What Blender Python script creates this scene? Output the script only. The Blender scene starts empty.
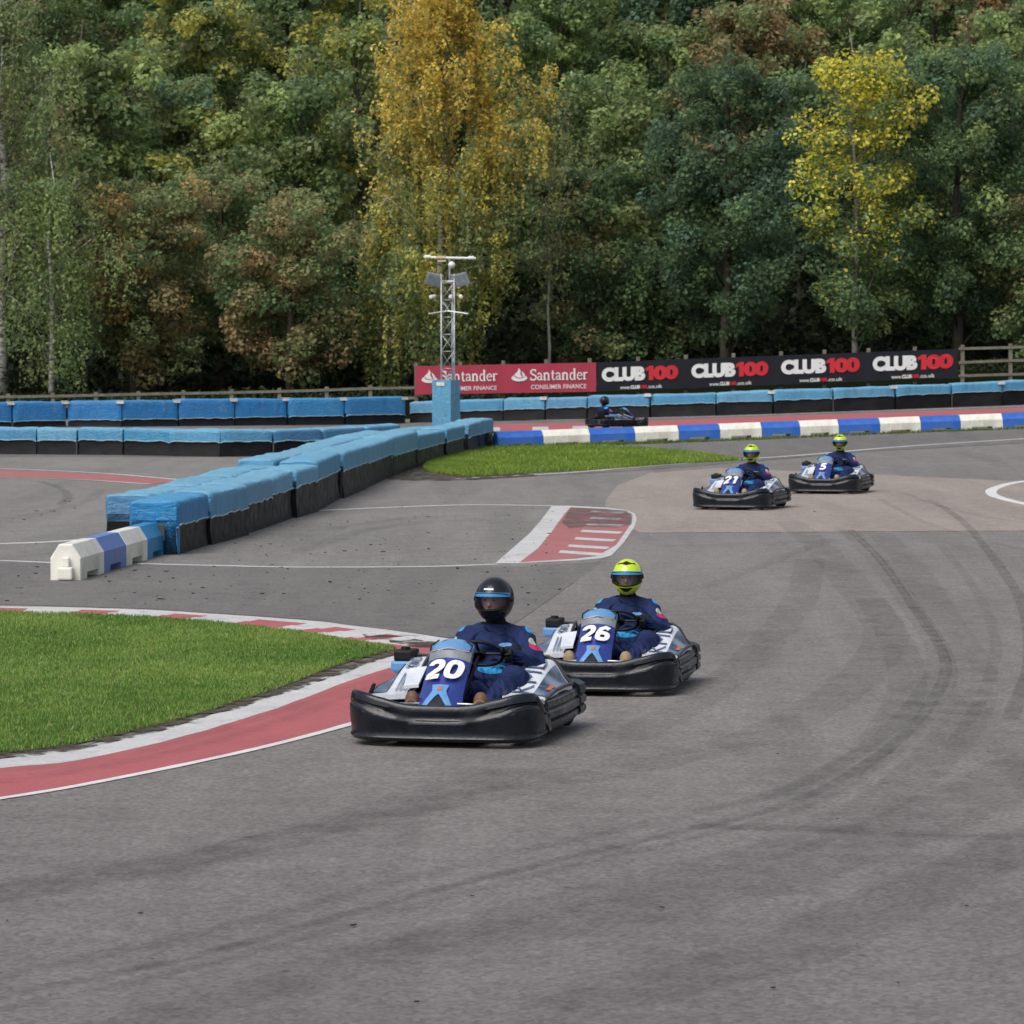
import bpy, bmesh, math, random
import numpy as np
from mathutils import Vector, Matrix, noise
sc = bpy.context.scene
COL = sc.collection
rad = math.radians
PI = math.pi
# ------------------------------------------------------------------ camera
F_PX = 4000.0; CAM_H = 2.6; HOR = 340.0
PITCH = math.atan((512 - HOR) / F_PX)
cam_d = bpy.data.cameras.new('camera'); cam = bpy.data.objects.new('camera', cam_d); COL.objects.link(cam)
cam_d.sensor_width = 36; cam_d.lens = 36 * F_PX / 1024; cam_d.clip_end = 3000; cam_d.clip_start = 0.5
cam.location = (0, 0, CAM_H); cam.rotation_euler = (PI / 2 - PITCH, 0, 0)
sc.camera = cam
cam_d.dof.use_dof = True; cam_d.dof.focus_distance = 29; cam_d.dof.aperture_fstop = 11.5

def smooth(v, a, b):
    t = min(1, max(0, (v - a) / (b - a))); return t * t * (3 - 2 * t)
def terrain(x, y):
    z = 0.031 * max(0, min(x, 60) + 3) * smooth(y, 78, 100)
    if y > 132:
        z += 0.5 * smooth(y, 132, 137) * smooth(x, -8, 14)
        z += 0.02 * (y - 132) * smooth(y, 132, 142)
        z += 0.24 * max(0, y - 160) * smooth(y, 156, 175)
    return z
def gp(px, py, dz=0.0):
    """point of the ground seen in the photo at px, py"""
    u = (px - 512) / F_PX; v = (512 - py) / F_PX
    d = Vector((u, math.cos(PITCH) + v * math.sin(PITCH), -math.sin(PITCH) + v * math.cos(PITCH)))
    z = 0.0
    for _ in range(40):
        t = (z - CAM_H) / d.z
        x, y = d.x * t, d.y * t
        z = 0.5 * z + 0.5 * terrain(x, y)
    return Vector((x, y, terrain(x, y) + dz))

# ------------------------------------------------------------------ materials
def newmat(name):
    m = bpy.data.materials.new(name); m.use_nodes = True
    nt = m.node_tree; return m, nt, nt.nodes['Principled BSDF']
def N(nt, t, **kw):
    n = nt.nodes.new(t)
    for k, v in kw.items():
        if k in n.inputs: n.inputs[k].default_value = v
        else: setattr(n, k, v)
    return n
def ramp(nt, fac, stops):
    r = nt.nodes.new('ShaderNodeValToRGB'); e = r.color_ramp.elements
    while len(e) < len(stops): e.new(0.5)
    for i, (p, c) in enumerate(stops):
        e[i].position = p; e[i].color = (c if hasattr(c, '__len__') else (c, c, c)) + ((1,) if not hasattr(c, '__len__') or len(c) == 3 else ()) if hasattr(c, '__len__') else (c, c, c, 1)
    nt.links.new(fac, r.inputs['Fac']); return r.outputs['Color']
def mixc(nt, fac, a, b, mode='MIX'):
    n = nt.nodes.new('ShaderNodeMix'); n.data_type = 'RGBA'; n.blend_type = mode
    for idx, v in ((0, fac), (6, a), (7, b)):
        if hasattr(v, 'node') : nt.links.new(v, n.inputs[idx])
        elif idx == 0: n.inputs[idx].default_value = v
        else: n.inputs[idx].default_value = tuple(v) + ((1,) if len(v) == 3 else ())
    return n.outputs[2]
def nz(nt, scale, detail=4, rough=0.6, vec=None, dist=0.0):
    n = N(nt, 'ShaderNodeTexNoise'); n.inputs['Scale'].default_value = scale
    n.inputs['Detail'].default_value = detail; n.inputs['Roughness'].default_value = rough
    n.inputs['Distortion'].default_value = dist
    if vec is not None: nt.links.new(vec, n.inputs['Vector'])
    return n.outputs['Fac']
def coords(nt, kind='Object', scale=None):
    t = N(nt, 'ShaderNodeTexCoord'); o = t.outputs[kind]
    if scale:
        m = N(nt, 'ShaderNodeMapping'); m.inputs['Scale'].default_value = scale
        nt.links.new(o, m.inputs['Vector']); o = m.outputs['Vector']
    return o
def bump(nt, b, h, strength, dist=0.02):
    n = N(nt, 'ShaderNodeBump'); n.inputs['Strength'].default_value = strength; n.inputs['Distance'].default_value = dist
    nt.links.new(h, n.inputs['Height']); nt.links.new(n.outputs[0], b.inputs['Normal'])
def simple(name, col, rough=0.5, metal=0.0, var=0.25, scale=6.0, bmp=0.0, bscale=40, coat=0.0, dirt=None):
    m, nt, b = newmat(name)
    v = coords(nt)
    f = nz(nt, scale, 5, 0.65, v)
    c2 = tuple(max(0, c * (1 - var)) for c in col); c3 = tuple(min(1, c * (1 + var * 0.6)) for c in col)
    c = ramp(nt, f, [(0.3, c2), (0.7, c3)])
    if dirt:
        f2 = ramp(nt, nz(nt, scale * 0.45, 6, 0.7, v), [(0.48, 0.0), (0.7, 1.0)])
        c = mixc(nt, f2, c, dirt)
    nt.links.new(c, b.inputs['Base Color'])
    r = ramp(nt, nz(nt, scale * 2, 3, 0.6, v), [(0.3, max(0.03, rough - 0.12)), (0.7, min(1, rough + 0.12))])
    nt.links.new(r, b.inputs['Roughness'])
    b.inputs['Metallic'].default_value = metal
    if max(col) < 0.03: b.inputs['Specular IOR Level'].default_value = 0.22
    if coat: b.inputs['Coat Weight'].default_value = coat; b.inputs['Coat Roughness'].default_value = 0.08
    if bmp: bump(nt, b, nz(nt, bscale, 3, 0.6, v), bmp)
    return m

def asphalt(name, base, alt, tint=0.0):
    m, nt, b = newmat(name)
    v = coords(nt)
    big = nz(nt, 0.16, 8, 0.68, v, 0.6)
    c = ramp(nt, big, [(0.32, base), (0.68, alt)])
    # long streaks roughly along the driving line
    st = nz(nt, 1.0, 5, 0.6, coords(nt, 'Object', (1.3, 0.10, 1)), 0.6)
    c = mixc(nt, ramp(nt, st, [(0.35, 0.55), (0.6, 0.0)]), c, tuple(x * 0.72 for x in base))
    md = nz(nt, 2.6, 6, 0.7, v)
    c = mixc(nt, ramp(nt, md, [(0.38, 0.0), (0.72, 0.6)]), c, tuple(x * 1.15 for x in alt))
    # stone speckle
    vo = N(nt, 'ShaderNodeTexVoronoi'); vo.inputs['Scale'].default_value = 42; nt.links.new(v, vo.inputs['Vector'])
    sp = ramp(nt, vo.outputs['Color'], [(0.15, 0.70), (0.85, 1.3)])
    c = mixc(nt, 0.85, c, sp, 'MULTIPLY')
    # surface tone gets darker and slightly cooler towards the camera
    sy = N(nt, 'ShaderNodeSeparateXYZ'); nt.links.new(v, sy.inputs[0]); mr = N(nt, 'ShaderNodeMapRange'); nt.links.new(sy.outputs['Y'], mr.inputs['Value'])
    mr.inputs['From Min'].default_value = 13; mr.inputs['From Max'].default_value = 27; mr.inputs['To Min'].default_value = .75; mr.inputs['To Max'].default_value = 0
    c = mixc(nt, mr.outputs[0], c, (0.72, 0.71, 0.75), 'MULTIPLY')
    # dark crumbs and pits
    pit = nz(nt, 9.0, 2, 0.5, v)
    c = mixc(nt, ramp(nt, pit, [(0.69, 0.0), (0.76, 0.6)]), c, (0.045, 0.042, 0.04))
    nt.links.new(c, b.inputs['Base Color'])
    b.inputs['Roughness'].default_value = 0.86
    b.inputs['Specular IOR Level'].default_value = 0.3
    bump(nt, b, nz(nt, 60, 3, 0.7, v), 0.5, 0.01)
    return m
def paint(name, col, under=(0.15, 0.145, 0.14), wear=(0.56, 0.68), sc_=3.0):
    m, nt, b = newmat(name)
    v = coords(nt)
    w = ramp(nt, nz(nt, sc_, 8, 0.72, v), [(wear[0], 0.0), (wear[1], 0.85)])
    c0 = ramp(nt, nz(nt, 0.9, 6, 0.7, v), [(0.3, tuple(x * 0.78 for x in col)), (0.7, col)])
    streak = nz(nt, 1.0, 4, 0.6, coords(nt, 'Object', (0.8, 6, 1)))
    c0 = mixc(nt, ramp(nt, streak, [(0.45, 0.0), (0.75, 0.45)]), c0, tuple(x * 0.6 + 0.05 for x in col))
    c = mixc(nt, w, c0, under)
    vo = N(nt, 'ShaderNodeTexVoronoi'); vo.inputs['Scale'].default_value = 40; nt.links.new(v, vo.inputs['Vector'])
    c = mixc(nt, 0.5, c, ramp(nt, vo.outputs['Color'], [(0.2, 0.85), (0.8, 1.15)]), 'MULTIPLY')
    nt.links.new(c, b.inputs['Base Color']); b.inputs['Roughness'].default_value = 0.75
    bump(nt, b, nz(nt, 50, 3, 0.7, v), 0.4, 0.008)
    return m
M = {}
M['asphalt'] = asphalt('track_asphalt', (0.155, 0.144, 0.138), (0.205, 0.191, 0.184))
M['asphalt_grey'] = asphalt('old_grey_asphalt', (0.158, 0.150, 0.142), (0.215, 0.205, 0.195))
M['asphalt_dark'] = asphalt('dark_grey_asphalt', (0.122, 0.117, 0.112), (0.165, 0.158, 0.150))
M['asphalt_light'] = asphalt('pinkish_light_asphalt', (0.25, 0.216, 0.194), (0.30, 0.264, 0.240))
M['white_paint'] = paint('worn_white_paint', (0.56, 0.56, 0.56))
M['line_paint'] = paint('white_line_paint', (0.70, 0.70, 0.69), wear=(0.66, 0.82))
M['red_paint'] = paint('worn_red_paint', (0.42, 0.10, 0.11), wear=(0.60, 0.78))
M['red_faded'] = paint('faded_red_paint', (0.40, 0.13, 0.13), wear=(0.50, 0.74), sc_=1.6)
def soil_mat():
    m, nt, b = newmat('bare_soil'); v = coords(nt)
    c = ramp(nt, nz(nt, 3, 8, 0.7, v), [(0.3, (0.045, 0.035, 0.022)), (0.55, (0.09, 0.075, 0.045)), (0.75, (0.05, 0.075, 0.02))])
    nt.links.new(c, b.inputs['Base Color']); b.inputs['Roughness'].default_value = 0.95
    bump(nt, b, nz(nt, 25, 5, 0.7, v), 0.8, 0.03); return m
M['soil'] = soil_mat()
def turf_mat():
    m, nt, b = newmat('turf_base'); v = coords(nt)
    c = ramp(nt, nz(nt, 2, 8, 0.7, v), [(0.3, (0.05, 0.085, 0.015)), (0.6, (0.10, 0.16, 0.03)), (0.8, (0.13, 0.16, 0.05))])
    nt.links.new(c, b.inputs['Base Color']); b.inputs['Roughness'].default_value = 0.95
    bump(nt, b, nz(nt, 30, 5, 0.7, v), 0.8, 0.03); return m
M['turf'] = turf_mat()
def forest_floor():
    m, nt, b = newmat('forest_floor'); v = coords(nt)
    c = ramp(nt, nz(nt, 0.8, 8, 0.7, v), [(0.3, (0.006, 0.007, 0.004)), (0.7, (0.012, 0.016, 0.007))])
    nt.links.new(c, b.inputs['Base Color']); b.inputs['Roughness'].default_value = 1; b.inputs['Specular IOR Level'].default_value = 0; return m
M['forest_floor'] = forest_floor()
def leafmat(name, trans=0.48):
    m, nt, b = newmat(name)
    a = N(nt, 'ShaderNodeAttribute'); a.attribute_name = 'leaf_col'
    nt.links.new(a.outputs['Color'], b.inputs['Base Color']); b.inputs['Roughness'].default_value = 0.6
    b.inputs['Specular IOR Level'].default_value = 0.25
    t = N(nt, 'ShaderNodeBsdfTranslucent'); nt.links.new(a.outputs['Color'], t.inputs['Color'])
    mx = N(nt, 'ShaderNodeMixShader'); mx.inputs[0].default_value = trans
    out = nt.nodes['Material Output']
    nt.links.new(b.outputs[0], mx.inputs[1]); nt.links.new(t.outputs[0], mx.inputs[2]); nt.links.new(mx.outputs[0], out.inputs['Surface'])
    return m
M['leaf'] = leafmat('leaves'); M['grass'] = leafmat('grass_blades', 0.3)
M['bark'] = simple('dark_bark', (0.07, 0.06, 0.045), 0.95, var=0.5, scale=8, bmp=0.8, bscale=20)
M['bark_pale'] = simple('pale_grey_bark', (0.24, 0.23, 0.20), 0.9, var=0.5, scale=5, bmp=0.5, bscale=20)
def birch_bark():
    m, nt, b = newmat('birch_bark'); v = coords(nt, 'Object', (3, 3, 9))
    c = ramp(nt, nz(nt, 1.2, 6, 0.7, v), [(0.42, (0.04, 0.035, 0.03)), (0.52, (0.42, 0.41, 0.38))])
    nt.links.new(c, b.inputs['Base Color']); b.inputs['Roughness'].default_value = 0.8; return m
M['birch'] = birch_bark()
def tarp(name, col, fade):
    m, nt, b = newmat(name); v = coords(nt)
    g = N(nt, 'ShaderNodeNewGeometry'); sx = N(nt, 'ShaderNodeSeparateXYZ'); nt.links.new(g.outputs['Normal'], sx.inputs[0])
    oi = N(nt, 'ShaderNodeObjectInfo')
    c = ramp(nt, nz(nt, 1.6, 6, 0.7, v), [(0.3, tuple(x * 0.72 for x in col)), (0.7, col)])
    c = mixc(nt, ramp(nt, oi.outputs['Random'], [(0.0, 0.0), (1.0, 0.55)]), c, fade)
    wn = N(nt, 'ShaderNodeTexWhiteNoise'); wn.noise_dimensions = '1D'; nt.links.new(oi.outputs['Random'], wn.inputs['W'])
    c = mixc(nt, ramp(nt, wn.outputs['Value'], [(0.45, 0.0), (1.0, 0.5)]), c, tuple(x * k for x, k in zip(col, (1.6, .62, .72))))
    # paler blue mixed in on the upward faces
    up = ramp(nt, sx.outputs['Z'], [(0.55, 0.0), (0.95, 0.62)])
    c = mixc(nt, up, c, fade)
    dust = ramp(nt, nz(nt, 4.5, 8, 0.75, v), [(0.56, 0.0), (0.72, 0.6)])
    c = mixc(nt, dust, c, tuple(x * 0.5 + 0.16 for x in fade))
    sm = ramp(nt, nz(nt, 1.0, 5, 0.7, coords(nt, 'Object', (5, 5, 1.2))), [(0.5, 0.0), (0.75, 0.5)])
    c = mixc(nt, sm, c, tuple(x * 0.45 for x in col))
    nt.links.new(c, b.inputs['Base Color']); b.inputs['Roughness'].default_value = 0.5
    h = nz(nt, 2.2, 4, 0.6, coords(nt, 'Object', (4, 4, 1.0)), 1.2)
    wv = nz(nt, 3.0, 3, 0.5, coords(nt, 'Object', (1.2, 1.2, 3.2)), 2.5)
    ad = N(nt, 'ShaderNodeMath'); ad.operation = 'ADD'; nt.links.new(h, ad.inputs[0]); nt.links.new(wv, ad.inputs[1])
    bump(nt, b, ad.outputs[0], 0.55, 0.04); return m
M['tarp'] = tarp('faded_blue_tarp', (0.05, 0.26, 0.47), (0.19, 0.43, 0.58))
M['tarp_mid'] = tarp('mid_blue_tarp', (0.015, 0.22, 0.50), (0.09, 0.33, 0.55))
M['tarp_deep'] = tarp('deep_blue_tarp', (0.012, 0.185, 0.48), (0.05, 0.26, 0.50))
M['skirt'] = simple('black_rubber_sheet', (0.008, 0.008, 0.011), 0.5, var=0.5, scale=3, bmp=0.7, bscale=4, dirt=(0.017, 0.016, 0.016))
M['strap'] = simple('brown_strap', (0.06, 0.055, 0.055), 0.8)
M['tag_white'] = simple('white_tag', (0.6, 0.6, 0.58), 0.6)
M['blk_white'] = simple('white_block_plastic', (0.76, 0.75, 0.68), 0.5, var=0.08, scale=4, dirt=(0.52, 0.50, 0.43))
M['blk_blue'] = simple('blue_block_plastic', (0.02, 0.12, 0.52), 0.42, var=0.15, scale=4, dirt=(0.06, 0.15, 0.42))
M['blk_pale'] = simple('faded_blue_block_plastic', (0.10, 0.20, 0.52), 0.5, var=0.15, scale=4, dirt=(0.14, 0.2, 0.42))
M['blk_sky'] = simple('sky_blue_block_plastic', (0.015, 0.23, 0.50), 0.45, var=0.15, scale=4, dirt=(0.05, 0.2, 0.38))
M['galv'] = simple('galvanised_steel', (0.42, 0.44, 0.46), 0.45, 0.7, var=0.3, scale=8)
M['white_plastic'] = simple('white_plastic', (0.7, 0.7, 0.68), 0.4, var=0.1)
M['lamp_glass'] = simple('floodlight_glass', (0.25, 0.30, 0.33), 0.15, 0.2, var=0.3)
M['cream'] = simple('cream_plastic', (0.55, 0.42, 0.25), 0.5, var=0.1)
M['wood'] = simple('weathered_timber', (0.17, 0.155, 0.12), 0.85, var=0.4, scale=5, bmp=0.5, bscale=15)
M['banner_red'] = simple('red_banner', (0.36, 0.028, 0.062), 0.6, var=0.06, scale=1.5)
M['banner_black'] = simple('black_banner', (0.013, 0.015, 0.022), 0.5, var=0.15, scale=1.5)
M['print_white'] = simple('white_print', (0.72, 0.72, 0.72), 0.6, var=0.05)
M['print_red'] = simple('red_print', (0.55, 0.015, 0.03), 0.6, var=0.05)
# kart + driver
M['bumper'] = simple('black_bumper_plastic', (0.0045, 0.0075, 0.014), 0.30, var=0.4, scale=5, bmp=0.12, bscale=30, dirt=(0.012, 0.013, 0.018)); M['bumper'].node_tree.nodes['Principled BSDF'].inputs['Specular IOR Level'].default_value = .42
M['bumper_worn'] = simple('scuffed_black_plastic', (0.035, 0.036, 0.040), 0.42, var=0.4, scale=9, dirt=(0.07, 0.065, 0.065))
M['kart_black'] = simple('matt_black', (0.010, 0.010, 0.012), 0.5, var=0.3)
M['kart_blue'] = simple('royal_blue_panel', (0.016, 0.035, 0.22), 0.3, var=0.15, coat=0.4)
M['kart_sky'] = simple('light_blue_panel', (0.10, 0.27, 0.55), 0.3, var=0.15, coat=0.4)
M['kart_white'] = simple('white_panel', (0.66, 0.69, 0.75), 0.35, var=0.10, coat=0.3, dirt=(0.5, 0.52, 0.56))
M['kart_grey'] = simple('grey_screen', (0.20, 0.22, 0.25), 0.25, var=0.2)
M['chrome'] = simple('bright_tube', (0.62, 0.62, 0.62), 0.25, 0.9, var=0.1)
M['rim'] = simple('wheel_rim_metal', (0.35, 0.35, 0.36), 0.35, 0.8)
M['tyre'] = simple('tyre_rubber', (0.015, 0.015, 0.015), 0.75, var=0.4, bmp=0.2)
M['visor_blue'] = simple('blue_visor_strip', (0.03, 0.22, 0.50), 0.3, var=0.1)
M['skin'] = simple('skin', (0.60, 0.36, 0.29), 0.5, var=0.12, scale=20)
M['glove'] = simple('black_glove', (0.012, 0.012, 0.014), 0.7, bmp=0.3)
M['shoe'] = simple('brown_shoe', (0.14, 0.065, 0.035), 0.6, var=0.3, scale=20)
M['shoe_tan'] = simple('tan_shoe', (0.30, 0.22, 0.12), 0.6, var=0.3, scale=20)
M['hair'] = simple('dark_hair', (0.02, 0.015, 0.01), 0.8)
M['neck_black'] = simple('black_balaclava', (0.008, 0.008, 0.009), 0.9)
M['helmet_black'] = simple('black_helmet', (0.010, 0.011, 0.015), 0.3, var=0.15, coat=0.3)
M['helmet_yellow'] = simple('neon_yellow_helmet', (0.50, 0.68, 0.015), 0.22, var=0.06, coat=0.6)
M['red_dot'] = simple('red_detail', (0.45, 0.03, 0.04), 0.5)
M['orange_tint'] = simple('orange_sticker', (0.45, 0.13, 0.06), 0.5)
def panel_dark():
    m, nt, b = newmat('dark_blue_graphic_panel'); v = coords(nt)
    c = ramp(nt, nz(nt, 5, 3, 0.5, v), [(0.40, (0.025, 0.03, 0.05)), (0.5, (0.09, 0.15, 0.26)), (0.62, (0.20, 0.23, 0.28))])
    nt.links.new(c, b.inputs['Base Color']); b.inputs['Roughness'].default_value = 0.3; return m
M['panel_dark'] = panel_dark()
def visor_mat():
    m, nt, b = newmat('tinted_visor')
    b.inputs['Base Color'].default_value = (0.01, 0.014, 0.02, 1); b.inputs['Roughness'].default_value = 0.08
    t = N(nt, 'ShaderNodeBsdfTransparent'); t.inputs['Color'].default_value = (0.8, 0.82, 0.9, 1)
    mx = N(nt, 'ShaderNodeMixShader'); mx.inputs[0].default_value = 0.62
    out = nt.nodes['Material Output']
    nt.links.new(b.outputs[0], mx.inputs[1]); nt.links.new(t.outputs[0], mx.inputs[2]); nt.links.new(mx.outputs[0], out.inputs['Surface'])
    return m
M['visor'] = visor_mat()
def suit_mat():
    m, nt, b = newmat('navy_racing_suit'); v = coords(nt)
    c = ramp(nt, nz(nt, 4, 3, 0.5, v), [(0.3, (0.005, 0.012, 0.055)), (0.7, (0.014, 0.03, 0.12))])
    def spot(col, center, r, c, stretch=(1, 1, 1)):
        mp = N(nt, 'ShaderNodeMapping'); mp.vector_type = 'POINT'
        mp.inputs['Location'].default_value = tuple(-center[i] * stretch[i] for i in range(3)); mp.inputs['Scale'].default_value = stretch
        nt.links.new(v, mp.inputs['Vector'])
        ln = N(nt, 'ShaderNodeVectorMath'); ln.operation = 'LENGTH'; nt.links.new(mp.outputs[0], ln.inputs[0])
        lt = N(nt, 'ShaderNodeMath'); lt.operation = 'LESS_THAN'; nt.links.new(ln.outputs['Value'], lt.inputs[0]); lt.inputs[1].default_value = r
        return mixc(nt, lt.outputs[0], c, col)
    for s in (-1, 1):
        c = spot((0.04, 0.30, 0.60), (s * 0.235, 0.44, 0.66), 0.055, c, (1.2, 0.5, 1))      # shoulder flash
        c = spot((0.42, 0.03, 0.11), (s * 0.285, 0.27, 0.545), 0.062, c, (1, 1, 1.5))
        c = spot((0.35, 0.50, 0.35), (s * 0.285, 0.28, 0.60), 0.040, c)
        c = spot((0.02, 0.05, 0.03), (s * 0.285, 0.27, 0.60), 0.022, c)
    c = spot((0.15, 0.33, 0.60), (0.085, 0.29, 0.56), 0.03, c, (0.7, 0.4, 2.2))
    c = spot((0.03, 0.28, 0.60), (0.0, 0.22, 0.40), 0.10, c, (0.9, 0.6, 3.0))
    nt.links.new(c, b.inputs['Base Color']); b.inputs['Roughness'].default_value = 0.75
    b.inputs['Specular IOR Level'].default_value = 0.25
    bump(nt, b, nz(nt, 4.5, 2, 0.45, v, 1.6), 0.9, 0.12); return m
M['suit'] = suit_mat()

# ------------------------------------------------------------------ mesh builder
class MB:
    def __init__(s): s.v = []; s.f = []; s.m = []; s.mats = []
    def mi(s, mat):
        if mat not in s.mats: s.mats.append(mat)
        return s.mats.index(mat)
    def add(s, vs, fs, mat):
        o = len(s.v); s.v += [tuple(v) for v in vs]; k = s.mi(mat)
        for f in fs: s.f.append(tuple(i + o for i in f)); s.m.append(k)
    def box(s, c, d, mat, R=None, bev=0.0):
        x, y, z = [q / 2 for q in d]
        if bev <= 0:
            vs = [(-x, -y, -z), (x, -y, -z), (x, y, -z), (-x, y, -z), (-x, -y, z), (x, -y, z), (x, y, z), (-x, y, z)]
            fs = [(0, 3, 2, 1), (4, 5, 6, 7), (0, 1, 5, 4), (1, 2, 6, 5), (2, 3, 7, 6), (3, 0, 4, 7)]
        else:
            bm = bmesh.new(); bmesh.ops.create_cube(bm, size=1)
            for w in bm.verts: w.co = Vector((w.co.x * 2 * x, w.co.y * 2 * y, w.co.z * 2 * z))
            bmesh.ops.bevel(bm, geom=bm.edges[:], offset=bev, segments=2, profile=0.6, affect='EDGES')
            bm.verts.index_update()
            vs = [w.co.copy() for w in bm.verts]; fs = [[w.index for w in f.verts] for f in bm.faces]; bm.free()
        vs = [Vector(v) for v in vs]
        if R is not None: vs = [R @ v for v in vs]
        c = Vector(c); s.add([v + c for v in vs], fs, mat)
    def tube(s, pts, r, mat, n=8, caps=True):
        pts = [Vector(p) for p in pts]; rs = r if hasattr(r, '__len__') else [r] * len(pts)
        rings = []; up = Vector((0, 0, 1)); prev = None
        for i, p in enumerate(pts):
            t = (pts[min(i + 1, len(pts) - 1)] - pts[max(i - 1, 0)]).normalized()
            if prev is None:
                a = t.cross(up) if abs(t.z) < 0.9 else t.cross(Vector((1, 0, 0)))
            else: a = prev - t * prev.dot(t)
            a.normalize(); prev = a; b = t.cross(a)
            rings.append([p + (a * math.cos(2 * PI * k / n) + b * math.sin(2 * PI * k / n)) * rs[i] for k in range(n)])
        s.loft(rings, mat, closed=True, caps=caps)
    def loft(s, rings, mat, closed=True, caps=False):
        n = len(rings[0]); vs = [v for r in rings for v in r]; fs = []
        for i in range(len(rings) - 1):
            for k in range(n if closed else n - 1):
                k2 = (k + 1) % n
                fs.append((i * n + k, i * n + k2, (i + 1) * n + k2, (i + 1) * n + k))
        if caps:
            fs.append(tuple(range(n))[::-1]); fs.append(tuple((len(rings) - 1) * n + k for k in range(n)))
        s.add(vs, fs, mat)
    def lathe(s, c, axis, prof, mat, n=20, caps=True):
        """prof: list of (distance along axis, radius)"""
        axis = Vector(axis).normalized(); a = axis.orthogonal().normalized(); b = axis.cross(a); c = Vector(c)
        s.loft([[c + axis * h + (a * math.cos(2 * PI * k / n) + b * math.sin(2 * PI * k / n)) * r for k in range(n)] for h, r in prof], mat, True, caps)
    def build(s, name, parent=None, smooth=False, angle=None):
        me = bpy.data.meshes.new(name); me.from_pydata(s.v, [], s.f)
        for m in s.mats: me.materials.append(m)
        me.polygons.foreach_set('material_index', s.m)
        bm = bmesh.new(); bm.from_mesh(me); bmesh.ops.recalc_face_normals(bm, faces=bm.faces[:])
        if smooth and angle:
            for e in bm.edges:
                if len(e.link_faces) == 2 and e.calc_face_angle(0) > rad(angle): e.smooth = False
        bm.to_mesh(me); bm.free()
        if smooth: me.polygons.foreach_set('use_smooth', [True] * len(me.polygons))
        me.update()
        o = bpy.data.objects.new(name, me); COL.objects.link(o)
        if parent: o.parent = parent
        return o
def tag(o, label=None, cat=None, group=None, kind=None):
    if label: o['label'] = label
    if cat: o['category'] = cat
    if group: o['group'] = group
    if kind: o['kind'] = kind
    return o
def empty(name, loc=(0, 0, 0), rz=0.0):
    o = bpy.data.objects.new(name, None); COL.objects.link(o); o.location = loc; o.rotation_euler = (0, 0, rz)
    o.empty_display_size = 0.3; return o
def copy_tree(o, parent=None):
    c = o.copy(); COL.objects.link(c); c.parent = parent
    for ch in list(o.children): copy_tree(ch, c)
    return c
def bez(pts, n):
    """Catmull-Rom resample by equal parameter"""
    P = [Vector(p) if len(p) == 3 else Vector((p[0], p[1], 0)) for p in pts]
    if len(P) == 2: return [P[0].lerp(P[1], i / n) for i in range(n + 1)]
    L = [0]
    for i in range(1, len(P)): L.append(L[-1] + (P[i] - P[i - 1]).length)
    out = []
    for i in range(n + 1):
        t = L[-1] * i / n; k = 0
        while k < len(P) - 2 and t > L[k + 1]: k += 1
        u = (t - L[k]) / (L[k + 1] - L[k]); u = min(1, max(0, u))
        p0 = P[k - 1] if k > 0 else P[k] * 2 - P[k + 1]; p1, p2 = P[k], P[k + 1]; p3 = P[k + 2] if k + 2 < len(P) else P[k + 1] * 2 - P[k]
        out.append(0.5 * ((2 * p1) + (p2 - p0) * u + (2 * p0 - 5 * p1 + 4 * p2 - p3) * u * u + (3 * p1 - p0 - 3 * p2 + p3) * u ** 3))
    return out
# font glyphs -> mesh data (built-in font)
def text_mesh(txt, offset=0.0, spacing=1.0):
    cu = bpy.data.curves.new('txt', 'FONT'); cu.body = txt; cu.offset = offset; cu.space_character = spacing
    cu.align_x = 'CENTER'; cu.align_y = 'CENTER'; cu.resolution_u = 4
    o = bpy.data.objects.new('txt', cu); COL.objects.link(o)
    dg = bpy.context.evaluated_depsgraph_get(); me = bpy.data.meshes.new_from_object(o.evaluated_get(dg))
    vs = [v.co.copy() for v in me.vertices]; fs = [tuple(p.vertices) for p in me.polygons]
    bpy.data.objects.remove(o); bpy.data.curves.remove(cu); bpy.data.meshes.remove(me)
    x0 = min(v.x for v in vs); x1 = max(v.x for v in vs); y0 = min(v.y for v in vs); y1 = max(v.y for v in vs)
    return vs, fs, (x0, x1, y0, y1)
def put_text(mb, txt, fn, x0, x1, y0, y1, mat, offset=0.0, shear=0.0, spacing=1.0):
    """fit text to rect x0..x1, y0..y1 of a surface given by fn(u, v) -> 3d"""
    vs, fs, (a, b, c, d) = text_mesh(txt, offset, spacing)
    out = []
    for v in vs:
        u = x0 + (v.x - a) / (b - a) * (x1 - x0); w = y0 + (v.y - c) / (d - c) * (y1 - y0)
        out.append(fn(u + shear * (w - y0), w))
    mb.add(out, fs, mat)
# ------------------------------------------------------------------ ground
def axis_pts(segs):
    out = []
    for a, b, st in segs:
        n = max(1, round((b - a) / st)); out += [a + (b - a) * i / n for i in range(n)]
    out.append(segs[-1][1]); return out
def grid_obj(name, xs, ys, zf, mat, kind='structure'):
    vs = [(x, y, zf(x, y)) for y in ys for x in xs]; w = len(xs)
    fs = [(j * w + i, j * w + i + 1, (j + 1) * w + i + 1, (j + 1) * w + i) for j in range(len(ys) - 1) for i in range(w - 1)]
    mb = MB(); mb.add(vs, fs, mat); o = mb.build(name, smooth=True); tag(o, kind=kind); return o
grid_obj('ground', axis_pts([(-700, -80, 40), (-80, 80, 4), (80, 700, 40)]), axis_pts([(-300, -20, 40), (-20, 130, 5), (130, 260, 2), (260, 900, 40)]),
         lambda x, y: terrain(x, y) - 0.06, M['forest_floor'])
grid_obj('race_track', axis_pts([(-90, -40, 5), (-40, 40, 1), (40, 90, 5)]), axis_pts([(-20, 76, 2), (76, 102, .5), (102, 131.5, 2)]), terrain, M['asphalt'])
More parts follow.
